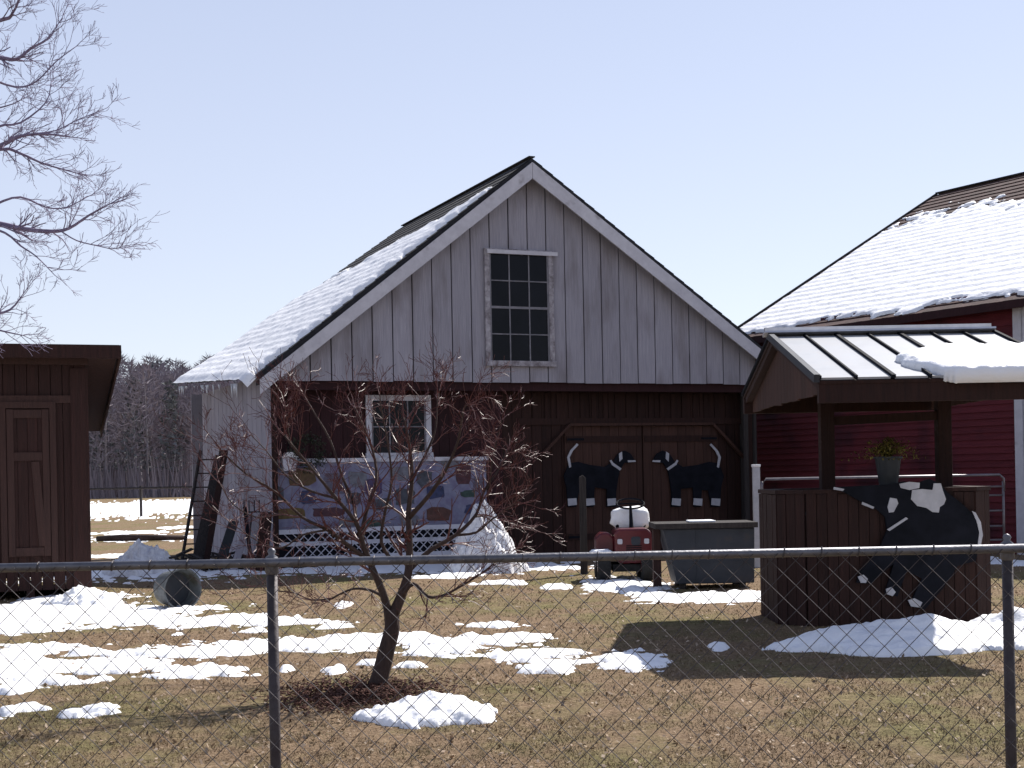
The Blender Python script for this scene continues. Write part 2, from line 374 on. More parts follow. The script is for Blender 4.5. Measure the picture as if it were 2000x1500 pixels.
# roof: two slopes, the left one drawn to the corners read from the photo
def roof_grid(name, m, parent, quad, nu, nv, th, step=.012, jag=.02):
    A, B, C_, D_ = [Vector(q) for q in quad]    # near ridge, near eave, far eave, far ridge
    nrm = (B-A).cross(D_-A).normalized()
    if nrm.z < 0: nrm = -nrm
    mb = MB()
    for j in range(nv):                      # courses from the eave up
        v0, v1 = j/nv, (j+1)/nv
        for i in range(nu):
            u0, u1 = i/nu, (i+1)/nu
            def pt(u, v, o):                 # v: 0 eave .. 1 ridge ; u: 0 near .. 1 far
                p = (B*(1-v)+A*v)*(1-u)+(C_*(1-v)+D_*v)*u
                return p+nrm*o
            g = .0; jj = random.uniform(0, .25)/nv*.3
            mb.poly([pt(u0, v0-jj, step+.004), pt(u1, v0-jj, step+.004), pt(u1, v1, .004), pt(u0, v1, .004), pt(u0, v0-jj, -.01), pt(u1, v0-jj, -.01)],
                    [(0, 1, 2, 3), (4, 5, 1, 0)])
    def pt2(u, v, o): return (B*(1-v)+A*v)*(1-u)+(C_*(1-v)+D_*v)*u+nrm*o
    q = [pt2(0,0,0), pt2(1,0,0), pt2(1,1,0), pt2(0,1,0), pt2(0,0,-th), pt2(1,0,-th), pt2(1,1,-th), pt2(0,1,-th)]
    mb.poly(q, [(0,1,2,3),(7,6,5,4),(0,4,5,1),(1,5,6,2),(2,6,7,3),(3,7,4,0)])
    o = mb.build(name, m, parent)
    return o, pt2, nrm
OV = -.28                               # front overhang
TL = 6.9
lq = [(RIDGE[0], OV, RIDGE[1]+.06), (-.24, OV, rz_(-.24)+.08), (-.24, 6.3, 3.64), (RIDGE[0], TL, RIDGE[1]+.04)]
ro, lpt, ln = roof_grid('roof_slope', M['shingle'], garage, lq, 40, 26, .07)
rq = [(RIDGE[0], OV, RIDGE[1]+.06), (GW+.5, OV, rz_(GW+.5)+.06), (GW+.5, TL, rz_(GW+.5)+.04), (RIDGE[0], TL, RIDGE[1]+.04)]
roof_grid('roof_slope', M['shingle'], garage, rq, 30, 26, .07)
mb = MB(); mb.bar((RIDGE[0], OV-.02, RIDGE[1]+.085), (RIDGE[0], TL-.01, RIDGE[1]+.055), .12, .02); mb.build('ridge_cap', M['shingle'], garage)
# barge boards
for sgn, xe, s in ((-1, -.2, SL), (1, GW+.42, SR)):
    mb = MB(); x0, z0 = RIDGE[0]+sgn*.004, RIDGE[1]-.02; z1 = rz_(xe)-.02
    mb.prism([(x0, z0), (xe, z1), (xe, z1-.25), (x0, z0-.29)], OV-.035, OV-.003)
    mb.build('barge_board', M['trim'], garage)
    mb = MB(); mb.prism([(x0, z0-.02), (xe, z1-.02), (xe, z1-.09), (x0, z0-.09)], OV+.03, -.005)
    mb.build('soffit', M['shingle'], garage)
# gable window
def window(parent, x0, y0, x1, y1, t, yy, nxp, nyp, fw=.09, name='window', mt='old_trim', sashm='sash', meet=True):
    a, hb = gl(x0, y1, t); b, _ = gl(x1, y1, t); _, ht = gl((x0+x1)/2, y0, t); _, hb = gl((x0+x1)/2, y1, t)
    fr = MB(); fr.box(a, a+fw, yy-.05, yy, hb, ht); fr.box(b-fw, b, yy-.05, yy, hb, ht)
    fr.box(a+fw, b-fw, yy-.052, yy, ht-fw, ht); fr.box(a-.02, b+.02, yy-.08, yy, hb-.02, hb+.08)
    o = fr.build(name, M[mt], parent, bevel=.006)
    g = MB(); g.box(a+fw-.01, b-fw+.01, yy-.012, yy-.004, hb+.07, ht-fw+.01); g.build('pane', M['glass'], o)
    s = MB(); ia, ib, iz0, iz1 = a+fw, b-fw, hb+.08, ht-fw
    for i in range(1, nxp): xx = ia+(ib-ia)*i/nxp; s.box(xx-.011, xx+.011, yy-.030, yy-.013, iz0, iz1)
    for i in range(1, nyp):
        zz = iz0+(iz1-iz0)*i/nyp; th = .022 if (meet and i == nyp//2) else .010
        s.box(ia, ib, yy-.034, yy-.014, zz-th, zz+th)
    s.box(ia, ia+.03, yy-.033, yy-.013, iz0, iz1); s.box(ib-.03, ib, yy-.033, yy-.013, iz0, iz1)
    s.build('sash', M[sashm], o)
    return o
wnd = window(garage, 948, 488, 1082, 714, 0, -.008, 3, 4, .095)
mb = MB(); a, z = gl(950, 490); b, _ = gl(1082, 490); mb.box(a-.02, b+.03, -.09, -.064, z-.05, z+.02); mb.build('head_trim', M['trim'], wnd)
window(garage, 715, 772, 842, 893, RC, RC-.006, 3, 2, .10, mt='trim', sashm='sash', meet=False)
# double door
D0, hb = gl(1105, 1085, RC); DM, _ = gl(1255, 1000, RC); D1, _ = gl(1402, 1000, RC); _, HT = gl(1255, 832, RC)
for a, b in ((D0, DM-.012), (DM+.012, D1)):
    mb = MB(); boards(mb, a, b, .19, .08, lambda x: HT, RC-.045, .03, .008, .003)
    leaf = mb.build('door', M['door_wood'], garage)
    e = a+.04 if a == D0 else b-.04; s = 1 if a == D0 else -1
    for zz in (.35, HT-.25):
        MB().box(a+.03, b-.03, RC-.048-.022, RC-.051, zz-.06, zz+.06).build('door_rail', M['brown_wood'], leaf)
        MB().box(min(e, e+s*.35), max(e, e+s*.35), RC-.080, RC-.072, zz-.02, zz+.02).build('strap_hinge', M['black'], leaf)
# frame with cut corners
mb = MB()
pl = [gl(1050, 893, RC), gl(1108, 830, RC), gl(1386, 828, RC), gl(1458, 905, RC)]
for p, q in zip(pl[:-1], pl[1:]):
    mb.bar((p[0], RC-.10, p[1]), (q[0], RC-.10, q[1]), .05, .08, up=Vector((0, 1, 0)))
a = gl(1458, 905, RC); mb.box(a[0]-.03, a[0]+.05, RC-.12, RC-.06, .05, a[1])
mb.build('door_frame', M['door_wood'], garage)
mb = MB(); a = gl(1475, 770, .12); mb.box(GW-.28, GW-.18, .05, .09, .1, GB-.1); mb.build('edge_board', M['wood_grey'], garage)
# cow cut-outs on the door leaves
BODY = [(1110,905),(1128,902),(1150,908),(1180,912),(1196,902),(1206,886),(1219,880),(1230,886),(1238,899),(1232,903),(1218,904),(1209,918),
        (1205,940),(1202,962),(1202,990),(1184,990),(1184,955),(1160,952),(1158,990),(1145,990),(1143,957),(1130,958),(1124,990),(1108,990),(1105,950),(1100,930)]
WH = [[(1125,866),(1112,880),(1106,893),(1110,914),(1114,912),(1111,893),(1117,881),(1128,869)],
      [(1207,886),(1213,882),(1214,896),(1208,902)], [(1192,898),(1196,904),(1212,915),(1209,919),(1193,908),(1189,900)],
      [(1224,899),(1239,899),(1240,902),(1225,903)]] + [[(x-9,974),(x+8,973),(x+9,986),(x-8,988)] for x in (1116, 1151, 1193)]
doors = [c for c in garage.children if c.name.startswith('door') and not c.name.startswith('door_frame')]
for k, dr in enumerate(doors):
    fx = (lambda x: x) if k == 0 else (lambda x: 2512-x)
    mb = MB(); mb.prism([gl(fx(x), y, RC-.08) for x, y in BODY][::1 if k == 0 else -1], RC-.115, RC-.083)
    mb.build('cow_cutout', M['black'], dr)
    for q in WH: MB().prism([gl(fx(x), y, RC-.08) for x, y in q][::1 if k == 0 else -1], RC-.121, RC-.112).build('cow_white_marking', M['white'], dr)
# snow on the garage roof
def snow_sheet(name, ptf, mask, nu, nv, th, m, vmin=-.03, vmax=1.0, parent=None, drop=.03):
    mb = MB(); F_ = np.zeros((nv+1, nu+1))
    for j in range(nv+1):
        for i in range(nu+1):
            u, v = i/nu, vmin+(vmax-vmin)*j/nv; f = mask(u, v); F_[j, i] = f
            mb.v.append(tuple(ptf(u, v, (.012+th*min(1, math.sqrt(max(f, 0)*3))) if f > 0 else -drop)))
    for j in range(nv):
        for i in range(nu):
            if max(F_[j, i], F_[j, i+1], F_[j+1, i], F_[j+1, i+1]) > 0:
                a = j*(nu+1)+i; mb.f.append((a, a+1, a+nu+2, a+nu+1))
    return mb.build(name, M[m], parent, smooth=True)
Gm = garage.matrix_basis.copy(); Gm = Matrix.Translation(C0) @ Matrix.Rotation(RZ, 4, 'Z')
def lmask(u, v):
    q = 1-v; lo = .17+.26*u**1.3 + .05*nf(u*3, q*9, 1.3, 3)
    row = .5+.5*math.sin(q*26*2*math.pi)
    f = min((q-lo)*6, (u-.012-.02*max(0,1-q)**.5-.012*abs(nf(q*9, 0, 1.5, 8)))*28, (1.03-u)*30, 1.0)
    return f*.5+.12*nf(u*7, q*10, 1.6, 4)*1.4  if f > -.2 else -1
def lpts(u, v, o):
    q = 1-v; row = .0035*math.sin(q*26*2*math.pi+1.5*nf(u*6, q*5, 1, 4))+.014*nf(u*14, q*12, 1.4, 12)
    p = lpt(u, v, 0)+ln*(o+row*(o > 0) + (.05*max(0, (q-.85)/.15) if o > 0 else 0))
    if v < 0: p = p+Vector((0, 0, v*1.2))
    return p
s = snow_sheet('roof_snow', lpts, lmask, 150, 170, .07, 'snow', -.035)
s.matrix_world = Gm
tag(s, 'rippled white snow lying on the left slope of the garage roof', 'snow')
for i in range(22):
    u = random.uniform(.03, .98); p = lpt(u, -.03, .02)-Vector((0, 0, .03)); L = random.uniform(.04, .2)*(1.4 if u < .3 else 1)
    mb = MB(); mb.tube([p, p-Vector((0, 0, L*.5)), p-Vector((0, 0, L))], [.022, .013, .003], 6)
    mb.build('icicle', M['ice'], s, smooth=True)
# ---------------------------------------------------------------- painted display board and things by the garage front
bw0, _ = gl(538, 1000, .2); bw1, _ = gl(957, 1000, .2); _, bt = gl(750, 897, .2); bb = .42
bd = empty('display_board', Gm @ Vector((bw0, .34, 0)), RZ, label='long white board with faded coloured pictures standing below the small garage window', cat='board')
W_ = bw1-bw0
mb = MB(); mb.box(0, W_, 0, .05, bb, bt); mb.build('panel', M['faded_panel'], bd, bevel=.008)
mb = MB(); mb.box(-.03, W_+.03, -.05, .0, bt-.04, bt+.03); mb.box(-.03, W_+.03, -.12, .0, bb-.03, bb+.04); mb.build('rail', M['trim'], bd)
cols = {'blue': (.05,.07,.22), 'violet': (.12,.07,.22), 'mustard': (.25,.15,.02), 'rust': (.17,.05,.03), 'green': (.05,.12,.10), 'slate': (.11,.12,.16), 'lilac': (.25,.22,.32), 'pale': (.33,.33,.40), 'maroon': (.14,.03,.05), 'ochre': (.22,.12,.04)}
for k, v in cols.items(): M['p_'+k] = mat('paint_'+k, tuple(a*.22+.015 for a in v), tuple(min(1, a*.55+.03) for a in v), 9, rough=.7, detail=8)
pp = [(590,930,48,34,'ochre'),(600,972,30,26,'blue'),(565,1003,56,20,'mustard'),(640,1000,60,16,'maroon'),(655,945,40,40,'lilac'),(700,935,36,30,'pale'),
      (730,950,34,34,'violet'),(745,985,40,20,'slate'),(780,925,36,28,'pale'),(790,970,40,30,'slate'),(830,935,30,30,'slate'),(850,960,40,26,'blue'),
      (855,1005,50,26,'rust'),(905,925,36,36,'maroon'),(915,965,30,14,'green'),(730,1022,30,14,'green'),(680,1020,34,16,'pale'),(545,965,20,30,'slate'),
      (620,1030,50,10,'pale'),(880,905,40,14,'pale'),(935,945,24,30,'lilac'),(690,972,30,24,'slate'),(800,1015,40,20,'pale'),(925,995,36,20,'blue')]
for x, y, a, b, k in pp:
    wq, hq = gl(x, y, .34); wq -= bw0; s2 = 1/100*.95
    mb = MB(); n = 12; se = lambda q: math.copysign(abs(q)**.45, q); pts = [(wq+a*s2/2*se(math.cos(t))*(1+random.uniform(-.18, .15)), hq+b*s2/2*se(math.sin(t))*(1+random.uniform(-.25, .2))) for t in [.26+2*math.pi*i/n for i in range(n)]]
    mb.prism(pts, -.008-random.uniform(0, .004), -.001); mb.build('picture_patch', M['p_'+k], bd)
# lattice skirt
lt = empty('lattice_panel', Gm @ Vector((bw0, .22, 0)), RZ, label='low white diamond lattice panel under the painted board', cat='lattice')
mb = MB(); _, z1 = gl(600, 1058, .22); z1 = .62; z0 = .2; st = .15
x = -z1
while x < W_:
    for d in (1, -1):
        a = (x, z0) if d == 1 else (x+(z1-z0), z0); b = (x+(z1-z0), z1) if d == 1 else (x, z1)
        if min(a[0], b[0]) >= -.01 and max(a[0], b[0]) <= W_+.01: mb.bar((a[0], -.01*d, a[1]), (b[0], -.01*d, b[1]), .012, .03, up=Vector((0, 1, 0)))
    x += st
mb.build('lattice', M['trim'], lt)
mb = MB(); mb.box(-.02, W_, -.035, -.02, z1-.02, z1+.06); mb.box(-.02, W_, -.035, -.02, z0-.08, z0+.01); mb.build('lattice_frame', M['trim'], lt)
mb = MB(); mb.box(0, W_, .03, .05, .02, z1); mb.build('backing', M['black'], lt)
# lantern and evergreen wreath
a, z = gl(564, 905, .2)
ln_ = empty('lantern', Gm @ Vector((a, .2, z)), RZ, label='pale blue grey lantern hanging left of the dark evergreen wreath', cat='lantern')
mb = MB(); mb.prism([(-.11,-.13),(.11,-.13),(.13,.1),(-.13,.1)], -.08, .08); mb.build('lamp_body', M['trim'], ln_, bevel=.01)
mb = MB(); mb.prism([(-.15,.1),(.15,.1),(.04,.19),(-.04,.19)], -.1, .1); mb.build('lamp_cap', M['cap_metal'], ln_)
mb = MB(); mb.tube([(0,0,.19),(0,0,.5)], .006, 6); mb.build('hanger', M['black'], ln_)
a, z = gl(600, 885, .2); wr = MB(); cpt = Gm @ Vector((a, .12, z))
for i in range(900):
    t = random.uniform(0, 6.28); r = .24+random.gauss(0, .06); p = cpt+Vector((CF*r*math.cos(t), SF*r*math.cos(t)+random.gauss(0, .03), r*math.sin(t)))
    d = Vector((random.gauss(0, 1), random.gauss(0, 1), random.gauss(0, 1))).normalized()*.06; e = Vector((random.gauss(0, 1), random.gauss(0, 1), random.gauss(0, 1))).normalized()*.012
    wr.poly([p-e, p+e, p+d], [(0, 1, 2)])
tag(wr.build('wreath', M['dark_leaf']), 'round dark evergreen wreath hanging above the left end of the painted board', 'wreath')
# white gate post at the garage's right corner
p = P(1478, 1000, 22.5)
gp = empty('gate_post', (p.x, 22.5, 0), 0, label='tall white post between the grey trough and the pipe gate', cat='post')
mb = MB(); mb.box(-.055, .055, -.05, .05, 0, P(1478, 912, 22.5).z); mb.build('post', M['white'], gp, bevel=.008)
mb = MB(); mb.box(-.065, .065, -.06, .06, P(1478, 912, 22.5).z, P(1478, 907, 22.5).z); mb.build('post_cap', M['dirty_snow'], gp, bevel=.008)
# pipe gate
pg = empty('pipe_gate', (0, 21.6, 0), 0, label='wide grey metal pipe gate with level rails behind the wooden well', cat='gate')
for y_ in (935, 958, 975, 1005, 1035, 1062):
    a = P(1488, y_+1, 21.6); b = P(1960, y_-1, 21.6); mb = MB()
    b.z = a.z
    if y_ == 935: mb.tube([(a.x-.01, 0, a.z-.25), (a.x, 0, a.z-.06), (a.x+.06, 0, a.z), (b.x-.06, 0, b.z), (b.x, 0, b.z-.06), (b.x, 0, b.z-.25)], .02, 8)
    else: mb.tube([(a.x, 0, a.z), (b.x, 0, b.z)], .014, 8)
    mb.build('rail', M['gate_pipe'], pg, smooth=True)
for x_ in (1489, 1720, 1960):
    a = P(x_, 1000, 21.6); mb = MB(); mb.tube([(a.x, 0, .15), (a.x, 0, P(x_, 940, 21.6).z)], .018, 8); mb.build('upright', M['gate_pipe'], pg, smooth=True)
# ---------------------------------------------------------------- red barn
BA = R(31); bE = Vector((-math.sin(BA), math.cos(BA), 0)); bS = Vector((math.cos(BA), math.sin(BA), 0))
B0 = Vector((8.78, 24.3, 0)); BL_ = 7.4; BH = 4.42; BWD = 13.0; RR = 8.1
barn = empty('barn', B0, BA, label='dark red barn with snow on its wide shingled roof, behind the wooden well', cat='barn')
mb = MB(); z = .05
while z < BH+.05:                       # lap siding on the wall facing the yard (local x = 0)
    y = -.0
    while y < BL_:
        e = min(y+2.4, BL_)
        mb.poly([(-.03, y+.003, z), (-.03, e-.003, z), (-.005, e-.003, z+.125), (-.005, y+.003, z+.125), (.02, y+.003, z), (.02, e-.003, z)], [(0, 3, 2, 1), (4, 0, 1, 5)])
        y = e
    z += .122
mb.box(0, .08, 0, BL_, 0, BH+.1)
mb.build('side_wall', M['barn_red'], barn)
mb = MB(); mb.prism([(.08, 0), (BWD, 0), (BWD, BH), (BWD/2, RR-.1), (.08, BH)], 0.0, .06); mb.prism([(.08, 0), (BWD, 0), (BWD, BH), (BWD/2, RR-.1), (.08, BH)], BL_-.06, BL_)
mb.box(BWD-.06, BWD, .06, BL_-.06, 0, BH); mb.build('end_wall', M['barn_red'], barn)
mb = MB(); mb.box(-.07, -.035, -.03, .17, 0, BH-.02); mb.box(-.07, .16, -.07, -.005, 0, BH-.02); mb.build('corner_trim', M['trim'], barn)
OVB = -.35
sl_ = (RR-BH)/(BWD/2)
bq = [(BWD/2, -2.2, RR), (OVB, -2.2, BH+.1+OVB*sl_), (OVB, BL_+.3, BH+.1+OVB*sl_), (BWD/2, BL_+.3, RR)]
_, bpt, bn = roof_grid('roof_slope', M['red_shingle'], barn, bq, 60, 30, .10, .02)
bq2 = [(BWD/2, -2.2, RR), (BWD-OVB, -2.2, BH+.1+OVB*sl_), (BWD-OVB, BL_+.3, BH+.1+OVB*sl_), (BWD/2, BL_+.3, RR)]
roof_grid('roof_slope', M['red_shingle'], barn, bq2, 20, 20, .10, .02)
mb = MB(); mb.bar((BWD/2, -2.22, RR+.03), (BWD/2, BL_+.32, RR+.03), .16, .03); mb.build('ridge_cap', M['shingle'], barn)
mb = MB(); mb.bar(Vector(bq[1])+Vector((-.01, 0, -.06)), Vector(bq[2])+Vector((-.01, 0, -.06)), .03, .14); mb.build('fascia', M['red_wood'], barn)
mb = MB(); mb.bar(Vector(bq[3])+Vector((0, .012, -.05)), Vector(bq[2])+Vector((0, .012, -.05)), .03, .2); mb.build('rake_board', M['shingle'], barn)
def bmask(u, v):
    q = 1-v; row = math.sin(q*30*2*math.pi)
    lo = .27-.10*u*.4+.10*nf(u*4, q*3, 1.6, 31)+.05*nf(u*14, q*14, 1.6, 32)
    hi = .965+.035*nf(u*6, 0, 2, 33)
    f = min((q-lo)*5, (hi-q)*22, (.985-u)*60, 1)
    return f+.42*nf(u*26, q*32, 1.5, 35)*(1 if q > .9 or q-lo < .1 else .3)-.07*row if f > -.3 else -1
def bpts(u, v, o):
    q = 1-v; return bpt(u, v, 0)+bn*(o+(.0055*math.sin(q*30*2*math.pi)+.010*nf(u*26, q*12, 1.5, 2) if o > 0 else 0))
s = snow_sheet('roof_snow', bpts, bmask, 260, 200, .05, 'snow', 0)
s.matrix_world = Matrix.Translation(B0) @ Matrix.Rotation(BA, 4, 'Z')
tag(s, 'wide sheet of ridged snow covering the red barn roof', 'snow')
# ---------------------------------------------------------------- wooden well
WX0, WX1, WF, WB = 2.64, 4.72, 13.9, 15.35; WH_ = 1.33
well = empty('wishing_well', ((WX0+WX1)/2, 14.6, 0), 0, label='large dark brown wooden well with boarded box, two posts and a panelled gable roof', cat='well')
wl_ = lambda X, Y: (X-(WX0+WX1)/2, Y-14.6)
hx = (WX1-WX0)/2; fy = WF-14.6; by = WB-14.6
mb = MB(); bx = -hx+.22
def chamf():
    return [(-hx, fy+.25), (-hx+.22, fy), (hx-.22, fy), (hx, fy+.25), (hx, by-.25), (hx-.22, by), (-hx+.22, by), (-hx, by-.25)]
oc = chamf()
for i in range(8):
    a, b = Vector(oc[i]), Vector(oc[(i+1) % 8]); L = (b-a).length; n = max(1, round(L/.105)); d = (b-a)/L; nn = Vector((d.y, -d.x))
    for k in range(n):
        p = a+d*(L*k/n+.003); q = a+d*(L*(k+1)/n-.003); o = nn*.025*random.uniform(.8, 1.1)
        z1 = WH_-.04-random.uniform(0, .008)
        mb.poly([(p.x, p.y, .0), (q.x, q.y, .0), (q.x+o.x, q.y+o.y, 0), (p.x+o.x, p.y+o.y, 0), (p.x, p.y, z1), (q.x, q.y, z1), (q.x+o.x, q.y+o.y, z1), (p.x+o.x, p.y+o.y, z1)],
                [(0,3,2,1),(4,5,6,7),(0,1,5,4),(1,2,6,5),(2,3,7,6),(3,0,4,7)])
mb.build('box_boards', M['brown_wood'], well)
mb = MB(); o2 = [(x*1.03, (y-.0)*1.04) for x, y in oc]; i2 = [(x*.86, y*.80) for x, y in oc]
p = [(x, y, WH_-.04) for x, y in o2]+[(x, y, WH_) for x, y in o2]+[(x, y, WH_) for x, y in i2]+[(x, y, WH_-.04) for x, y in i2]
fc = []
for i in range(8):
    j = (i+1) % 8; fc += [(i, j, 8+j, 8+i), (8+i, 8+j, 16+j, 16+i), (16+i, 16+j, 24+j, 24+i), (24+i, 24+j, j, i)]
mb.poly(p, fc); mb.build('rim', M['brown_wood'], well)
mb = MB(); mb.poly([(x*.9, y*.9, WH_-.25) for x, y in oc], [tuple(range(8))]); mb.build('inner_floor', M['black'], well)
for xp in (1614, 1842):
    a = P(xp, 860, 14.6); mb = MB(); mb.box(a.x-(WX0+WX1)/2-.07, a.x-(WX0+WX1)/2+.07, -.07, .07, .9, 2.62); mb.build('post', M['brown_wood'], well, bevel=.006)
a1 = P(1614, 860, 14.6).x-(WX0+WX1)/2; a2 = P(1842, 860, 14.6).x-(WX0+WX1)/2
mb = MB(); mb.bar((a1, 0, 2.02), (a2, 0, 2.06), .09, .09); mb.build('cross_beam', M['brown_wood'], well)
RX0, RX1 = 2.66, 4.90; RYf, RYb, RYr = 12.25, 16.3, 14.5; EZ, EZb, RZt = 2.30, 2.38, 2.90
cx0 = (WX0+WX1)/2
# frame under the roof
for sx in (RX0+.05, RX1-.06):
    mb = MB(); mb.bar((sx-cx0, RYf+.04-14.6, EZ-.05), (sx-cx0, RYr-14.6, RZt-.05), .07, .10)
    mb.build('rafter', M['brown_wood'], well)
    MB().bar((sx-cx0, RYb-.04-14.6, EZb-.05), (sx-cx0, RYr-14.6, RZt-.05), .07, .10).build('rafter', M['brown_wood'], well)
mb = MB(); mb.box(RX0-cx0, RX1-cx0, RYf-14.6+.02, RYf-14.6+.10, EZ-.20, EZ-.02); mb.build('eave_beam', M['brown_wood'], well)
mb = MB(); mb.box(RX0-cx0, RX1-cx0, RYb-14.6-.10, RYb-14.6-.02, EZb-.20, EZb-.03); mb.build('eave_beam', M['brown_wood'], well)
# boarded gable end on the left and right, plus underside
for sx in (RX0+.09, RX1-.12):
    mb = MB(); y = RYf+.35
    while y < RYb-.3:
        e = y+.17; f = lambda yy: (RZt-.11-(RYr-yy)*(RZt-EZ)/(RYr-RYf)) if yy < RYr else (RZt-.11-(yy-RYr)*(RZt-EZb)/(RYb-RYr))
        x_ = sx-cx0; lo = EZ-.10+random.uniform(-.01, .01)
        mb.poly([(x_, y+.003-14.6, lo), (x_, e-.003-14.6, lo), (x_, e-.003-14.6, f(e)), (x_, y+.003-14.6, f(y)), (x_+.025, y+.003-14.6, lo), (x_+.025, e-.003-14.6, lo), (x_+.025, e-.003-14.6, f(e)), (x_+.025, y+.003-14.6, f(y))],
                [(0,3,2,1),(4,5,6,7),(0,1,5,4),(1,2,6,5),(2,3,7,6),(3,0,4,7)])
        y = e
    mb.build('gable_board', M['door_wood'], well)
def wr_pt(u, v, o, front=True):         # u along ridge, v 0 eave..1 ridge
    e = Vector((0, RYf, EZ)) if front else Vector((0, RYb, EZb)); r = Vector((0, RYr, RZt))
    p = e*(1-v)+r*v; d = (r-e); nn = Vector((0, -d.z, d.y)).normalized() if front else Vector((0, d.z, -d.y)).normalized()
    if nn.z < 0: nn = -nn
    return Vector((RX0+(RX1-RX0)*u-cx0, p.y-14.6, p.z))+nn*o
NP = 7
for fr in (True, False):
    mb = MB()
    q = [wr_pt(0,0,-.012,fr), wr_pt(1,0,-.012,fr), wr_pt(1,1,-.012,fr), wr_pt(0,1,-.012,fr), wr_pt(0,0,-.04,fr), wr_pt(1,0,-.04,fr), wr_pt(1,1,-.04,fr), wr_pt(0,1,-.04,fr)]
    mb.poly(q, [(0,1,2,3),(7,6,5,4),(0,4,5,1),(1,5,6,2),(2,6,7,3),(3,7,4,0)]); mb.build('roof_deck', M['brown_wood'], well)
    for k in range(NP):
        a, b = (k+.06)/NP, (k+.94)/NP; mb = MB()
        q = [wr_pt(a,.01,.012,fr), wr_pt(b,.01,.012,fr), wr_pt(b,.94,.012,fr), wr_pt(a,.94,.012,fr), wr_pt(a,.01,-.008,fr), wr_pt(b,.01,-.008,fr), wr_pt(b,.94,-.008,fr), wr_pt(a,.94,-.008,fr)]
        mb.poly(q, [(0,1,2,3),(7,6,5,4),(0,4,5,1),(1,5,6,2),(2,6,7,3),(3,7,4,0)]); mb.build('roof_panel', M['panel'], well)
    mb = MB()
    for k in range(NP+1):
        wd = .034 if k in (0, 2, 4, 7) else .018
        mb.bar(wr_pt(k/NP, -.005, .02, fr), wr_pt(k/NP, .96, .02, fr), wd, .03)
    mb.build('roof_batten', M['black'], well)
mb = MB(); mb.bar(wr_pt(-.04, .955, .035), wr_pt(1.0, .955, .035), .14, .02, up=Vector((0, .27, 1)).normalized())
mb.bar((RX0-.06-cx0, RYr-14.6, RZt+.06), (RX1-cx0, RYr-14.6, RZt+.06), .07, .04); mb.build('ridge_cap', M['cap_metal'], well)
mb = MB(); mb.bar(wr_pt(-.012, -.01, .015), wr_pt(-.012, .98, .015), .05, .07); mb.build('rake_trim', M['grey_metal'], well)
def wmask(u, v):
    q = 1-v; e = .66-.26*min(1, (u-.36)/.30)-.04*nf(u*5, 0, 2, 3)+.02*math.sin(u*9)
    if u < .36: return -1
    return min((q-e)*4, (u-.37-.12*max(0, (q-.72)/.28)**2)*9, (1.03-q)*14, 1)+.10*nf(u*7, q*6, 1.5, 41)-.05
def wpts(u, v, o):
    p = wr_pt(u*1.0, v, o*1.0+((.02+.014*nf(u*16, v*12, 1.5, 44)) if o > 0 else 0))
    if v < 0: p.z += v*.15; p.y -= v*v*4*.1
    return p
s = snow_sheet('roof_snow', wpts, wmask, 130, 70, .065, 'snow', -.06, .9)
s.location = (cx0, 14.6, 0)
s.modifiers.new('thick', 'SOLIDIFY').thickness = .03
tag(s, 'thick white snow slab sliding over the right eave of the well roof', 'snow')
# cow cut-out leaning against the well front
def wp(x, y): p = P(x, y, WF-.06); return (p.x, p.z)
cow = empty('cow_cutout', (0, 0, 0), 0, label='black painted cow shape with white patches fixed to the front of the well box', cat='cutout')
cb = [(1630,951),(1660,950),(1700,948),(1740,946),(1765,940),(1785,945),(1815,935),(1835,945),(1850,962),(1880,985),(1905,1010),(1916,1050),(1905,1095),
      (1870,1105),(1840,1150),(1805,1190),(1775,1183),(1800,1130),(1770,1115),(1752,1165),(1728,1158),(1745,1100),(1700,1140),(1672,1138),(1678,1118),(1715,1075),
      (1732,1035),(1728,1010),(1712,995),(1690,985),(1660,968)]
mb = MB(); mb.prism([wp(x, y) for x, y in cb], WF-.075, WF-.045); o = mb.build('body', M['black'], cow)
cw = [[(1628,951),(1648,955),(1645,959),(1627,956)],[(1683,980),(1706,990),(1704,994),(1682,985)],[(1737,972),(1750,974),(1753,983),(1744,1000),(1735,1001),(1732,990)],
      [(1755,945),(1775,941),(1795,943),(1794,953),(1775,957),(1758,953)],
      [(1780,957),(1800,955),(1820,957),(1822,944),(1836,944),(1840,958),(1846,975),(1842,985),(1834,990),(1832,1001),(1820,1000),(1808,992),(1790,988),(1778,975)],
      [(1768,1010),(1772,1013),(1736,1037),(1731,1034)],
      [(1897,998),(1904,1001),(1914,1020),(1918,1045),(1914,1064),(1908,1064),(1911,1040),(1906,1018)],
      [(1674,1126),(1685,1122),(1694,1130),(1690,1138),(1680,1138)],[(1729,1150),(1740,1146),(1748,1156),(1742,1164),(1731,1160)],[(1772,1172),(1785,1168),(1800,1176),(1795,1186),(1778,1184)]]
for q in cw: mb = MB(); mb.prism([wp(x, y) for x, y in q], WF-.086, WF-.070); mb.build('white_patch', M['white'], cow)
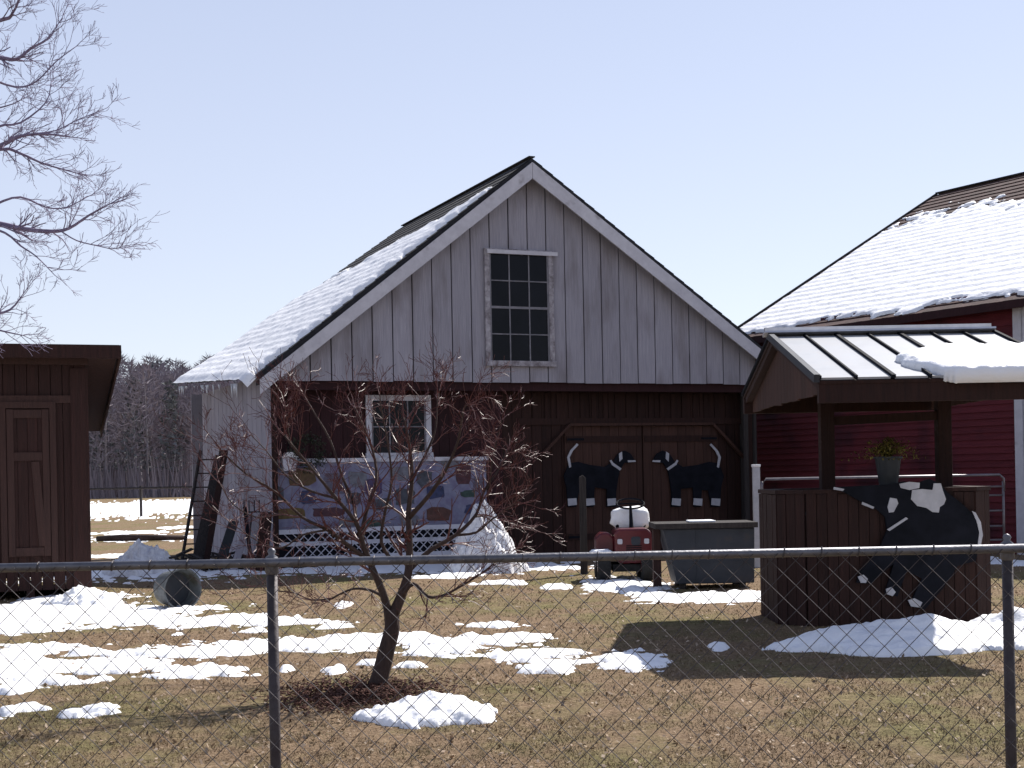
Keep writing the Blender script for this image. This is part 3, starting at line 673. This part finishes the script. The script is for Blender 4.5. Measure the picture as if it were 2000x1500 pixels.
# flower pot
p = P(1730, 950, 14.1); fpz = WH_+.002
pot = empty('flower_pot', (p.x, 14.0, fpz), 0, label='dark grey bucket planter of yellow green foliage on the well rim', cat='planter')
H_ = P(1730, 892, 14.0).z-fpz
mb = lathe([(.001, 0), (.085, 0), (.125, H_-.02), (.14, H_-.02), (.14, H_), (.12, H_), (.11, H_-.05), (.001, H_-.05)], 20); mb.build('bucket', M['pot'], pot, smooth=False)
mb = MB()
for i in range(1100):
    a = random.uniform(0, 6.28); r = abs(random.gauss(0, .13)); hh = H_+.01+random.random()**1.2*.17*(1-r*1.6); p = Vector((r*math.cos(a)*1.25, r*math.sin(a), hh-.05*(r > .17)))
    d = Vector((random.gauss(math.cos(a), .6), random.gauss(math.sin(a), .6), random.gauss(.4, .6))).normalized()*random.uniform(.02, .05); e = d.cross(Vector((0, 0, 1))).normalized()*.009
    mb.poly([p, p+d*.5+e, p+d, p+d*.5-e], [(0, 1, 2, 3)])
mb.build('foliage', M['leaf'], pot)
mb = MB()
for i in range(26):
    a = random.uniform(0, 6.28); r = random.uniform(.08, .22); mb.tube([(0, 0, H_-.04), (r*.5*math.cos(a), r*.5*math.sin(a), H_+.08), (r*math.cos(a)*1.2, r*math.sin(a), H_+random.uniform(.03, .13))], .003, 4)
mb.build('stem', M['leaf'], pot)
# ---------------------------------------------------------------- grey trough, wooden posts, red mower
TD = EYE*F/((1150-HC)+ROLL*380)
tr = empty('feed_trough', (P(1380, 1145, TD).x, TD, 0), 0, label='grey metal trough with a flat lid and one slanted end on short legs', cat='trough')
tx = lambda x, y=1100: P(x, y, TD).x-P(1380, 1145, TD).x
tz = lambda y: P(1380, y, TD).z
mb = MB(); mb.prism([(tx(1322), tz(1140)), (tx(1473), tz(1140)), (tx(1475), tz(1032)), (tx(1296), tz(1032))], 0, .75); mb.build('tank', M['grey_metal'], tr, bevel=.012)
mb = MB(); mb.box(tx(1280), tx(1480), -.08, .83, tz(1032)+.003, tz(1021)); mb.build('lid', M['wood_grey'], tr, bevel=.006)
for x_, y_ in ((1335, .08), (1452, .08), (1335, .65), (1452, .65)):
    mb = MB(); mb.box(tx(x_)-.04, tx(x_)+.04, y_, y_+.08, 0, tz(1140)); mb.build('leg', M['wood_grey'], tr)
mb = MB(); mb.box(tx(1360), tx(1362), -.008, -.001, tz(1138), tz(1034)); mb.box(tx(1322), tx(1473), -.012, -.0085, tz(1100), tz(1097)); mb.build('seam', M['grey_metal'], tr)
o = MB().box(tx(1350), tx(1402), .1, .5, tz(1021)+.002, tz(1017)).build('lid_snow', M['snow'], bevel=.015); o.location = tr.location
tag(o, 'thin strip of snow on the lid of the grey trough', 'snow')
for i, (x_, yt, yb, lab) in enumerate(((1141, 928, 1122, 'tall weathered wooden post left of the red mower'), (1284, 1030, 1146, 'short wooden post between the red mower and the grey trough'))):
    g = G(x_, yb); mb = MB(); t = P(x_, yt, g.y).z
    mb.prism([(-.055, -.05), (.055, -.05), (.05, t-.04), (.0, t), (-.05, t-.03)], -.05, .05)
    o = mb.build('wooden_post', M['shed_trim' if i else 'wood_grey'], bevel=.006); o.location = (g.x, g.y, 0); tag(o, lab, 'post')
MD = 20.2
mo = empty('riding_mower', (P(1217, 1100, MD).x, MD, 0), 0, label='red riding mower half covered by snow between two wooden posts', cat='lawn mower')
mx = lambda x: P(x, 1080, MD).x-P(1217, 1100, MD).x
mz = lambda y: P(1217, y, MD).z
def rr(x0, x1, z0, z1, c): return [(x0+c, z0), (x1-c, z0), (x1, z0+c), (x1, z1-c), (x1-c, z1), (x0+c, z1), (x0, z1-c), (x0, z0+c)]
mb = MB(); mb.prism(rr(mx(1200), mx(1272), mz(1100), mz(1032), .06), -.1, .7); mb.build('hood', M['red_paint'], mo, bevel=.03)
mb = MB(); mb.prism(rr(mx(1165), mx(1202), mz(1088), mz(1040), .08), .1, .6); mb.build('fender', M['red_paint'], mo, bevel=.03)
mb = MB(); mb.prism(rr(mx(1232), mx(1250), mz(1064), mz(1048), .02), -.115, -.098); mb.build('grille_plate', M['grey_metal'], mo)
mb = MB(); mb.box(mx(1196), mx(1272), -.06, .65, mz(1116), mz(1102)); mb.build('chassis', M['rubber'], mo)
for xw, yw, rw in ((1178, -.05, .21), (1262, -.05, .2), (1178, .55, .26), (1262, .55, .26)):
    pr = [(.001, -.08), (rw*.5, -.08), (rw*.55, -.06), (rw*.9, -.09), (rw, -.06), (rw, .06), (rw*.9, .09), (rw*.55, .06), (rw*.5, .08), (.001, .08)]
    wh = lathe(pr, 24); Mx = Matrix.Translation((mx(xw), yw, rw)) @ Matrix.Rotation(R(90), 4, 'Y'); wh.v = [tuple(Mx @ Vector(v)) for v in wh.v]
    wo = wh.build('wheel', M['rubber'], mo)
    hb_ = lathe([(.001, -.085), (rw*.35, -.085), (rw*.35, .085), (.001, .085)], 16); hb_.v = [tuple(Mx @ Vector(v)) for v in hb_.v]; hb_.build('rim', M['red_paint'], wo)
for xh in (1210, 1262):
    mb = MB(); mb.prism(rr(mx(xh)-.035, mx(xh)+.035, mz(1062), mz(1052), .012), -.116, -.098); mb.build('headlight', M['trim'], mo)
mb = MB()
for k in range(4): mb.box(mx(1222), mx(1252), -.112, -.099, mz(1078)+k*.028, mz(1078)+k*.028+.012)
mb.build('grille', M['black'], mo)
mb = MB(); mb.tube([(mx(1237), .25, mz(1034)), (mx(1237), .35, mz(990))], [.035, .02], 8); mb.build('steering_column', M['black'], mo)
mb = MB(); zc = mz(985); mb.tube([(mx(1237)+.2*math.cos(t), .37+.13*math.sin(t), zc+.07*math.sin(t)) for t in [2*math.pi*i/20 for i in range(21)]], .014, 6)
mb.bar((mx(1237)-.2, .37, zc), (mx(1237)+.2, .37, zc), .02, .02); mb.build('steering_wheel', M['black'], mo)
mb = MB(); mb.prism(rr(mx(1208), mx(1268), mz(1030), mz(1000), .05), .75, .95); mb.prism(rr(mx(1208), mx(1268), mz(1034), mz(1026), .02), .45, .95); mb.build('seat', M['black'], mo, bevel=.02)
def blobsnow(name, c, ax_, ay_, az_, lab, seed):
    mb = MB(); n = 28; m = 14
    for j in range(m+1):
        ph = math.pi*j/m
        for i in range(n):
            t = 2*math.pi*i/n; d = Vector((math.sin(ph)*math.cos(t), math.sin(ph)*math.sin(t), math.cos(ph)))
            k = 1+.14*noise.fractal(d*1.8+Vector((seed, 0, 0)), 1, 2, 4)
            e = lambda q: math.copysign(abs(q)**.65, q)
            mb.v.append((e(d.x)*ax_*k, e(d.y)*ay_*k, max(e(d.z), -.9)*az_*k))
    for j in range(m):
        for i in range(n): mb.f.append((j*n+i, (j+1)*n+i, (j+1)*n+(i+1) % n, j*n+(i+1) % n))
    o = mb.build(name, M['snow'], smooth=True); o.location = c; return tag(o, lab, 'snow')
p = P(1237, 1012, MD); blobsnow('seat_snow', (p.x, MD+.62, p.z-.02), .29, .22, .17, 'bright block of snow piled on the seat of the red mower', 3)
p = P(1178, 1082, MD); blobsnow('fender_snow', (p.x-.03, MD-.02, p.z-.02), .17, .16, .09, 'small shaded snow lump against the left wheel of the red mower', 5)
# ---------------------------------------------------------------- brown shed on the left
S0 = G(175, 1166); S0.z = 0
shed = empty('shed', S0, R(20), label='dark brown board shed with a braced door and slanting roof at the left edge', cat='shed')
SM = Matrix.Translation(S0) @ Matrix.Rotation(R(20), 4, 'Z'); cs, ss = math.cos(R(20)), math.sin(R(20))
def slc(x, y):
    u, v = x-1000, y-HC; a = (u-ROLL*v)/F; b = (v+ROLL*u)/F
    wq = (a*S0.y-S0.x)/(cs-a*ss); Y = S0.y+wq*ss; return wq, EYE-b*Y
TH = 3.2; SWD = 3.0
mb = MB(); boards(mb, -SWD, 0, .15, .12, lambda x: TH-.04, 0, .03, .008, .003); mb.build('front_wall', M['shed_wood'], shed)
mb = MB(); mb.box(-.035, .0, .035, 2.9, .12, 2.55); mb.box(-SWD, -SWD+.03, .035, 2.9, .12, 2.5); mb.box(-SWD, 0, 2.87, 2.9, .12, 2.5)
mb.poly([(-.03, .035, 2.55), (-.03, 2.9, 2.55), (-.03, .035, TH-.1), (0, .035, 2.55), (0, 2.9, 2.55), (0, .035, TH-.1)], [(0, 1, 2), (3, 5, 4), (1, 4, 5, 2), (0, 2, 5, 3), (0, 3, 4, 1)])
mb.build('side_wall', M['shed_wood'], shed)
mb = MB(); mb.box(-.20, .003, -.03, -.005, .12, TH-.12); mb.box(.004, .03, -.03, .12, .12, TH-.12); mb.build('corner_trim', M['shed_wood'], shed)
a, z = slc(115, 780); mb = MB(); mb.box(-SWD, -.2, -.028, -.006, z-.05, z+.05)
za = slc(50, 705)[1]; mb.box(-SWD, 0.03, -.06, -.031, za-.05, za+.05); mb.build('cross_trim', M['shed_trim'], shed)
d0, dt = slc(12, 800); d1, db = slc(100, 1085); db = max(db, .35)
mb = MB(); boards(mb, d0, d1, .13, db, lambda x: dt, -.032, .024, .006, .002); dr = mb.build('door', M['shed_wood'], shed)
mb = MB()
for zz in (dt-.06, (dt+db)/2+.35, db+.06): mb.box(d0+.09, d1-.09, -.055, -.034, zz-.055, zz+.055)
mb.box(d0, d0+.085, -.056, -.034, db, dt); mb.box(d1-.085, d1, -.056, -.034, db, dt)
mb.bar((d0+.35, -.048, (dt+db)/2+.28), (d1-.1, -.048, db+.13), .018, .10, up=Vector((0, 1, 0)).cross(Vector((1, 0, -1))).normalized())
mb.build('door_brace', M['shed_trim'], dr)
mb = MB(); mb.box(d0-.09, d0-.01, -.05, -.005, db-.1, dt+.1); mb.box(d1+.01, d1+.09, -.05, -.005, db-.1, dt+.1); mb.box(d0-.01, d1+.01, -.05, -.005, dt+.015, dt+.1); mb.build('door_trim', M['shed_trim'], shed)
# roof: high in front, dropping to the back
def sr(x, y, z): return (x, y, z)
f0, b0 = -.35, 3.6; zf, zb = 3.36, 2.42; xr = .42; xl = -SWD-.4
mb = MB(); mb.poly([(xl,f0,zf),(xr,f0,zf),(xr,b0,zb),(xl,b0,zb),(xl,f0,zf-.05),(xr,f0,zf-.05),(xr,b0,zb-.05),(xl,b0,zb-.05)], [(0,1,2,3),(7,6,5,4),(0,4,5,1),(1,5,6,2),(2,6,7,3),(3,7,4,0)]); mb.build('roof', M['shingle'], shed)
mb = MB(); mb.box(xl, xr+.0, f0-.03, f0-.002, zf-.17, zf+.01); mb.build('fascia', M['shed_wood'], shed)
mb = MB(); mb.bar((xr+.015, f0, zf-.07), (xr+.015, b0, zb-.07), .028, .17); mb.build('rake_board', M['shed_trim'], shed)
mb = MB(); mb.poly([(xl,f0+.01,zf-.055),(xr-.01,f0+.01,zf-.055),(xr-.01,b0,zb-.055),(xl,b0,zb-.055)], [(3,2,1,0)]); mb.build('soffit', M['shed_trim'], shed)
mb = MB()
for i in range(5): x = -SWD+.1+i*.7; mb.box(x, x+.1, .0, 2.8, 0, .118)
mb.build('skid', M['brown_wood'], shed)
# ---------------------------------------------------------------- tub lying on its side
c = G(360, 1190); RT = 78/2*c.y/F*1.02
tub = empty('tub', (c.x-.02, c.y, RT), 0, label='dark grey tub lying on its side with its round mouth facing the yard', cat='tub')
Ax = Vector((.66, -.75, .02)).normalized(); Q = Ax.to_track_quat('Z', 'Y').to_matrix().to_4x4()
pr = [(.001, -.34), (RT*.84, -.34), (RT*.98, .0), (RT*1.03, .0), (RT*1.03, .02), (RT*.95, .02), (RT*.80, -.31), (.001, -.31)]
mb = lathe(pr, 32); mb.v = [tuple(Q @ Vector(v)) for v in mb.v]; mb.build('shell', M['tub_grey'], tub)
mb = lathe([(.001, -.2), (RT*.85, -.2), (RT*.83, -.29), (.001, -.29)], 32); mb.v = [tuple(Q @ Vector(v)) for v in mb.v]; mb.build('inner_disc', M['grey_metal'], tub)  # dark grey disc set inside the mouth of the tub
# ---------------------------------------------------------------- ladder and boards at the garage side
def PT(x, y, D): return P(x, y, D)
la0, la1 = PT(352, 1062, 24.9), PT(392, 880, 25.7); la0.z = .02
ld = empty('ladder', (0, 0, 0), 0, label='old dark wooden ladder leaning towards the left wall of the garage', cat='ladder')
off = Vector((.34, .12, 0))
for o_ in (Vector((0, 0, 0)), off):
    mb = MB(); mb.bar(la0+o_, la1+o_, .03, .065); mb.build('rail', M['wood_grey'], ld)
for i in range(8):
    p = la0.lerp(la1, .08+i*.12); mb = MB(); mb.tube([p, p+off], .014, 6); mb.build('rung', M['wood_grey'], ld)
bds = [((383,1080,24.3),(432,890,25.3),.22,.03,'wood_grey','wide grey plank leaning by the ladder'),((400,1075,24.2),(440,880,25.0),.10,.05,'brown_wood','narrow dark plank leaning steeply on the garage side'),
       ((425,1092,23.9),(458,1015,24.2),.16,.03,'pot','short dark sheet leaning on the garage side wall'),((455,1095,23.7),(490,1005,23.9),.12,.03,'side_board','short pale board leaning on the garage side wall'),
       ((492,1095,23.6),(478,990,23.9),.06,.05,'black','black bar standing among the boards by the garage corner'),((510,1095,23.6),(520,1000,23.75),.2,.04,'brown_wood','reddish brown board set against the garage corner')]
for a, b, wd, th, m_, lab in bds:
    p, q = PT(*a), PT(*b); p.z = .03; mb = MB(); mb.bar(p, q, wd, th, up=Vector((0, -1, .2)).normalized())
    tag(mb.build('leaning_board', M[m_], bevel=.004), lab, 'board', 'boards leaning on the garage side')
# pitchfork-like tool
tl = empty('garden_fork', (0, 0, 0), 0, label='black long handled garden fork propped on the white side wall', cat='garden tool')
p, q = PT(485, 1080, 23.6), PT(492, 1000, 23.85); mb = MB(); mb.tube([p, q], .014, 6); mb.build('handle', M['wood_grey'], tl)
mb = MB(); d = (q-p).normalized(); mb.tube([q+Vector((-.13, 0, 0)), q+Vector((.13, 0, 0))], .012, 6)
for k in (-.13, -.045, .045, .13): mb.tube([q+Vector((k, 0, 0)), q+Vector((k, 0, .2))], .009, 5)
mb.build('tines', M['black'], tl)
# scrap heap at their feet
mb = MB(); c = G(400, 1108)
for i in range(90):
    x = random.uniform(-.7, 1.0); y = random.uniform(-.3, .5); a = random.uniform(0, 3.1); L = random.uniform(.1, .4); zz = random.uniform(0, .25)
    p = Vector((P(400, 1090, 24).x+x, 24.1+y, .03+zz)); d = Vector((math.cos(a), math.sin(a)*.6, random.gauss(0, .4))).normalized()*L
    mb.bar(p, p+d, random.uniform(.02, .08), random.uniform(.01, .04))
tag(mb.build('scrap_wood', M['wood_grey']), 'dark tangle of scrap wood at the foot of the leaning planks', 'scrap wood', kind='stuff')
# ---------------------------------------------------------------- chain link fence
FD = 5.84; XL, XR = -4.6, 4.4
fn = empty('chain_link_fence', (0, FD, 0), 0, label='low galvanized chain link fence with round top rail in the foreground', cat='fence')
zr = P(530, 1099, FD).z
mb = MB(); mb.tube([(XL, 0, zr), (XR, 0, zr)], .0185, 14); mb.build('top_rail', M['galv'], fn, smooth=True)
for xp in (532, 1977):
    a = P(xp, 1300, FD).x; mb = MB(); mb.tube([(a, .035, -.3), (a, .035, zr+.0)], .0225, 14); po = mb.build('post', M['post_steel'], fn, smooth=True)
    cp = lathe([(.001, .06), (.012, .055), (.018, .045), (.012, .032), (.026, .02), (.029, .0), (.029, -.04), (.0235, -.05)], 14); cp.v = [(x+a, y+.035, z+zr) for x, y, z in cp.v]; cp.build('post_cap', M['galv'], po, smooth=True)
a0 = P(532, 1300, FD).x; a1 = P(1977, 1300, FD).x
for a in (a0-(a1-a0), a1+(a1-a0)):
    mb = MB(); mb.tube([(a, .035, -.3), (a, .035, zr)], .0225, 12); mb.build('post', M['post_steel'], fn, smooth=True)
mb = MB(); pz = .102; rw = .0016; z0, z1 = .03, zr-.0
for fam in (1, -1):
    x = XL-z1
    while x < XR+z1:
        a = Vector((x, -.022+.0022*fam, z0)); b = Vector((x+fam*(z1-z0), -.022+.0022*fam, z1))
        # clip
        def clipx(p, q, X, keep_gt):
            if (p.x-X)*(1 if keep_gt else -1) >= 0: return p
            t = (X-p.x)/(q.x-p.x); return p.lerp(q, t)
        if max(a.x, b.x) > XL and min(a.x, b.x) < XR:
            p, q = a, b; p = clipx(p, q, XL, True); q = clipx(q, p, XL, True); p = clipx(p, q, XR, False); q = clipx(q, p, XR, False)
            mb.tube([p, q], rw, 4, False)
        x += pz
mb.build('wire_mesh', M['wire'], fn)
mb = MB()
x = XL+.2
while x < XR:
    if random.random() < .6: mb.tube([(x+.004*math.sin(t), .021*math.cos(t), zr+.021*math.sin(t)) for t in [2*math.pi*i/10 for i in range(11)]], .0022, 5)
    x += .153
mb.build('tie_wire', M['wire'], fn)
# ---------------------------------------------------------------- trees
def grow(mb, p, d, L, r, lvl, rnd, twist=.35, up=.12, nb=(3, 5), minr=.0016, shrink=.62, sub=4, spread=.75):
    pts = [Vector(p)]; rad = [r]; d = d.normalized()
    for i in range(sub):
        d = (d+Vector((rnd.gauss(0, twist), rnd.gauss(0, twist), rnd.gauss(0, twist)))*.35+Vector((0, 0, up))*.3).normalized()
        pts.append(pts[-1]+d*L/sub); rad.append(max(minr, r*(1-.55*(i+1)/sub)))
    mb.tube(pts, rad, 3 if lvl <= 1 else 5, False)
    if lvl <= 0: return
    for k in range(rnd.randint(*nb)):
        t = rnd.uniform(.2, 1)*sub; i = min(int(t), sub-1); q = pts[i].lerp(pts[i+1], t-i)
        dd = (pts[i+1]-pts[i]).normalized(); s_ = Vector((rnd.gauss(0, 1), rnd.gauss(0, 1), rnd.gauss(0, 1))); s_ = (s_-dd*s_.dot(dd)).normalized()
        grow(mb, q, dd+s_*spread+Vector((0, 0, up)), L*shrink*rnd.uniform(.7, 1.15), max(minr, rad[i]*.6), lvl-1, rnd, twist, up, nb, minr, shrink, sub, spread)
def limb(mb, px, D0, D1, r0, r1, n=5):
    pts = []
    for i, (x, y) in enumerate(px): pts.append(P(x, y, D0+(D1-D0)*i/(len(px)-1)))
    # smooth by Catmull-Rom
    out = []
    for i in range(len(pts)-1):
        a, b, c_, d_ = pts[max(i-1, 0)], pts[i], pts[i+1], pts[min(i+2, len(pts)-1)]
        for k in range(3):
            t = k/3; out.append(.5*((2*b)+(c_-a)*t+(2*a-5*b+4*c_-d_)*t*t+(3*b-a-3*c_+d_)*t**3))
    out.append(pts[-1]); m = len(out)
    rad = [r0+(r1-r0)*(i/(m-1))**.8 for i in range(m)]
    mb.tube(out, rad, 9 if r0 > .012 else 6); return out, rad
TD0 = EYE*F/((1338-HC)-ROLL*265)
rnd = random.Random(11)
st = empty('small_tree', (P(735, 1338, TD0).x, TD0, 0), 0, label='small bare fruit tree with reddish twigs and a leaning forked trunk behind the fence', cat='tree')
Ti = Matrix.Translation(-st.location)
trunk = MB()
limb(trunk, [(733,1348),(744,1315),(755,1270),(766,1225),(763,1190)], TD0, TD0, .072, .054)
trunk.v = [tuple(Ti @ Vector(v)) for v in trunk.v]; trunk.build('trunk', M['bark'], st, smooth=True)
LM = [([(760,1200),(745,1150),(725,1105),(708,1060),(695,1020),(650,965),(600,905),(555,850)], .0, -.35, .034, .006),
      ([(768,1200),(785,1160),(798,1115),(800,1060),(798,1000),(805,930),(798,860),(788,815)], .0, .1, .045, .006),
      ([(797,1115),(840,1075),(890,1045),(930,1005),(945,960),(975,915),(990,880)], .05, .5, .022, .005),
      ([(718,1092),(680,1065),(640,1035),(590,1010),(540,962),(480,925),(432,880)], -.1, -.8, .020, .004),
      ([(785,1165),(808,1140),(835,1165),(865,1163),(900,1145),(940,1120),(968,1098)], .0, -.5, .016, .005),
      ([(758,1175),(730,1155),(690,1150),(650,1168),(640,1175)], .0, .4, .014, .005),
      ([(650,1168),(610,1172),(575,1158),(530,1150),(490,1120)], .3, .8, .008, .003),
      ([(706,1055),(715,1000),(735,940),(728,880),(700,810),(692,795)], -.05, .35, .020, .004),
      ([(800,1010),(840,965),(872,915),(895,860),(905,800),(918,790)], .05, -.4, .020, .004),
      ([(695,1020),(690,980),(668,930),(645,860),(610,800),(590,765)], -.1, .2, .016, .004),
      ([(803,940),(830,890),(850,840),(855,780),(860,758)], .05, .3, .014, .003),
      ([(665,975),(610,960),(560,930),(520,880),(490,850)], -.2, .3, .012, .003),
      ([(890,1045),(930,1040),(960,1015),(990,995),(1015,975)], .3, -.2, .012, .003),
      ([(770,1100),(745,1060),(752,1000),(765,940),(758,870),(745,800),(742,770)], .0, -.3, .016, .003),
      ([(600,905),(570,870),(560,820),(555,790)], -.25, -.3, .009, .003),
      ([(955,960),(960,910),(970,860),(980,820)], .35, .2, .010, .003),
      ([(925,1010),(950,1010),(980,1035),(1010,1030)], .3, .8, .008, .002),
      ([(590,1010),(540,1005),(500,1010),(455,985),(430,945)], -.4, .2, .010, .003),
      ([(640,1035),(590,1045),(550,1070),(500,1055),(450,1020)], -.3, .4, .009, .003)]
lbm = MB(); tw = MB()
for px, d0, d1, r0, r1 in LM:
    out, rad = limb(lbm, px, TD0+d0, TD0+d1, r0, r1)
    m = len(out)
    for i in range(m//4, m):
        for k in range(1 if i < m*.5 else 2):
            if rnd.random() < .72:
                dd = (out[i]-out[i-1]).normalized(); s_ = Vector((rnd.gauss(0, 1), rnd.gauss(0, .9), rnd.gauss(.25, .8)))
                s_ = (s_-dd*s_.dot(dd)).normalized()
                grow(tw, out[i], dd*.9+s_*.9, rnd.uniform(.16, .38), max(.0030, rad[i]*.5), 2, rnd, .5, .12, (2, 5), .0015, .6, 4, .8)
    grow(tw, out[-1], out[-1]-out[-2], .24, r1, 2, rnd, .4, .1, (3, 5), .0015, .6)
lbm.v = [tuple(Ti @ Vector(v)) for v in lbm.v]; tw.v = [tuple(Ti @ Vector(v)) for v in tw.v]
lbm.build('limbs', M['bark'], st, smooth=True); tw.build('twigs', M['twig'], st)
c = G(650, 1385)
mb = MB()
for (mx_, my_, n_, sx, sy) in ((-1.06, TD0-.25, 900, .30, .28), (-1.28, TD0-.55, 900, .22, .35), (-1.0, TD0-.6, 500, .2, .3)):
    for i in range(n_):
        x, y = rnd.gauss(mx_, sx), rnd.gauss(my_, sy); a = rnd.uniform(0, 6.28); L = rnd.uniform(.015, .05)
        z = gz(x, y)+rnd.uniform(0, .025); mb.bar((x, y, z), (x+L*math.cos(a), y+L*math.sin(a), z+rnd.gauss(.004, .01)), .012, .005)
tag(mb.build('mulch', M['mulch']), 'dark brown mulch and dead leaves round the small tree', 'mulch', kind='stuff')
# large bare tree beyond the left edge
LTD = 17.5; bt = P(-330, 1150, LTD)
lt2 = empty('bare_tree', (bt.x, LTD, 0), 0, label='tall bare maple whose fine grey branches reach in at the top left', cat='tree')
Ti = Matrix.Translation(-lt2.location)
mb = MB(); limb(mb, [(-345,1215),(-340,900),(-330,600),(-320,300),(-330,0),(-340,-300)], LTD, LTD, .28, .08); mb.v = [tuple(Ti @ Vector(v)) for v in mb.v]; mb.build('trunk', M['bark'], lt2, smooth=True)
LM2 = [([(-330,520),(-200,470),(-60,430),(0,438),(50,448),(100,452),(135,446),(175,420),(215,398)], .0, -.6, .06, .007),
       ([(-325,420),(-200,360),(-80,310),(0,285),(40,266),(90,262),(140,268)], .0, -.9, .055, .007),
       ([(-200,360),(-100,330),(0,292),(40,300),(80,318),(120,330),(165,342)], -.2, -.6, .03, .006),
       ([(-330,200),(-200,150),(-60,112),(0,113),(32,116),(60,95),(95,75),(115,45)], .2, .4, .05, .006),
       ([(-100,130),(-30,150),(30,170),(70,160),(110,120),(150,90)], .3, .9, .02, .005),
       ([(-325,100),(-150,60),(0,40),(25,25),(40,-5)], .2, -.4, .045, .008),
       ([(-60,430),(-10,400),(40,385),(90,405),(130,405),(170,385)], -.2, .4, .02, .005),
       ([(-60,430),(10,455),(40,480),(70,500),(100,530)], -.2, -.8, .018, .005),
       ([(120,452),(150,470),(190,480),(220,486),(238,482)], -.5, -.8, .010, .004),
       ([(-330,700),(-200,650),(-80,620),(-20,615),(20,605),(45,575)], .1, .3, .05, .006),
       ([(-80,620),(-20,640),(20,650),(45,655)], .2, -.5, .02, .005),
       ([(-80,310),(-10,250),(40,240),(90,200),(100,160)], -.1, .6, .022, .005),
       ([(60,262),(110,255),(150,235),(200,215)], -.7, -.2, .012, .004),
       ([(-200,150),(-60,210),(10,208),(50,190)], .2, -.4, .02, .004)]
lbm = MB(); tw = MB()
for px, d0, d1, r0, r1 in LM2:
    out, rad = limb(lbm, px, LTD+d0, LTD+d1, r0, r1); m = len(out)
    for i in range(m//3, m):
        for k in range(2):
            if rnd.random() < .62:
                dd = (out[i]-out[i-1]).normalized(); s_ = Vector((rnd.gauss(.2, 1), rnd.gauss(0, 1), rnd.gauss(.1, 1))); s_ = (s_-dd*s_.dot(dd)).normalized()
                grow(tw, out[i], dd*1.0+s_*.8, rnd.uniform(.22, .45), max(.0045, rad[i]*.4), 2, rnd, .45, .14, (2, 4), .0024, .6, 4, .7)
    grow(tw, out[-1], out[-1]-out[-2], .3, r1, 2, rnd, .35, .1, (3, 5), .0024, .6)
lbm.v = [tuple(Ti @ Vector(v)) for v in lbm.v]; tw.v = [tuple(Ti @ Vector(v)) for v in tw.v]
lbm.build('limbs', M['far_bark'], lt2, smooth=True); tw.build('twigs', M['far_bark'], lt2)
# ---------------------------------------------------------------- far wood, far fence, log
rnd = random.Random(5)
tk = MB(); cr = MB(); ev = MB()
M['wood_far'] = mat('far_branches', (.19,.165,.19), (.29,.25,.275), .3, rough=1, island=.35)  # distance haze is painted into the far wood colours: paler, greyer, bluer
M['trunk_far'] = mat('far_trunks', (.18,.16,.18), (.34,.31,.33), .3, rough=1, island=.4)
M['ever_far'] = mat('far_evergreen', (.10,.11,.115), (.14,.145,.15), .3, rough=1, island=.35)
for i in range(330):
    X = rnd.uniform(-85, -12); Y = rnd.uniform(150, 225); h = rnd.uniform(11.5, 15.5)*(Y/165)*(1+.06*math.sin(X*.25)); pale = rnd.random()
    tk.tube([(X, Y, -.2), (X+rnd.gauss(0, .2), Y, h*.5), (X+rnd.gauss(0, .5), Y, h*.95)], [rnd.uniform(.10, .22), .09, .03], 5, False)
    green = rnd.random() < .3; T = ev if green else cr
    n = 420 if green else 420
    for k in range(n):
        t = rnd.random(); z = h*(.22+.78*t) if green else h*(.30+.70*t**.8)
        rr_ = (h*.17*(1-t*.75)) if green else h*.17*math.sin(math.pi*min(1, .15+t*.85))**.6
        a = rnd.uniform(0, 6.28); r = rr_*math.sqrt(rnd.random()); p = Vector((X+r*math.cos(a), Y+r*math.sin(a), z))
        if green: d = Vector((rnd.gauss(0, 1), rnd.gauss(0, 1), rnd.gauss(-.1, .5))).normalized()*.55; e = Vector((rnd.gauss(0, 1), rnd.gauss(0, 1), rnd.gauss(0, 1))).normalized()*.22
        else: d = Vector((rnd.gauss(math.cos(a), .7), rnd.gauss(0, .6), rnd.gauss(.9, .6))).normalized()*rnd.uniform(.6, 1.3); e = d.cross(Vector((0, 1, 0))).normalized()*rnd.uniform(.03, .09)
        T.poly([p-e, p+e, p+d], [(0, 1, 2)])
for i in range(15000):                    # brush along the foot of the wood
    X = rnd.uniform(-85, -12); Y = rnd.uniform(146, 215); h = rnd.uniform(.6, 6.5)*(Y/160)**.5; p = Vector((X, Y, 0)); e = Vector((rnd.uniform(.03, .10), 0, 0))
    cr.poly([p-e, p+e, p+Vector((rnd.gauss(0, .6), rnd.gauss(0, .4), h))], [(0, 1, 2)])
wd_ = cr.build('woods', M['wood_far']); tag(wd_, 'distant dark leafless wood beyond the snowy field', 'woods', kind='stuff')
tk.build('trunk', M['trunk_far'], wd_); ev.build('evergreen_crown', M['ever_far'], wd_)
for o in wd_.children: o['kind'] = 'stuff'
mb = MB(); ff = empty('field_fence', (0, 62, 0), 0, label='distant low rail fence across the field in front of the wood', cat='fence')
z1 = P(250, 955, 62).z; z1 = max(z1, .5); mb.tube([(-28, 0, z1), (-5, 0, z1+.05)], .05, 6); mb.build('rail', M['wood_grey'], ff)
for i in range(9):
    x = -27+i*2.7; mb = MB(); mb.bar((x, .08, 0), (x, .08, z1+.12), .1, .1); mb.build('post', M['wood_grey'], ff)
g = G(270, 1058); mb = MB(); mb.tube([(g.x-1.1, g.y+.1, .09), (g.x-.4, g.y, .11), (g.x+.3, g.y-.05, .1), (g.x+1.2, g.y+.1, .08)], [.07, .09, .085, .06], 9)
tag(mb.build('log', M['bark'], smooth=True), 'dark fallen log lying on the grass between the shed and the garage', 'log')
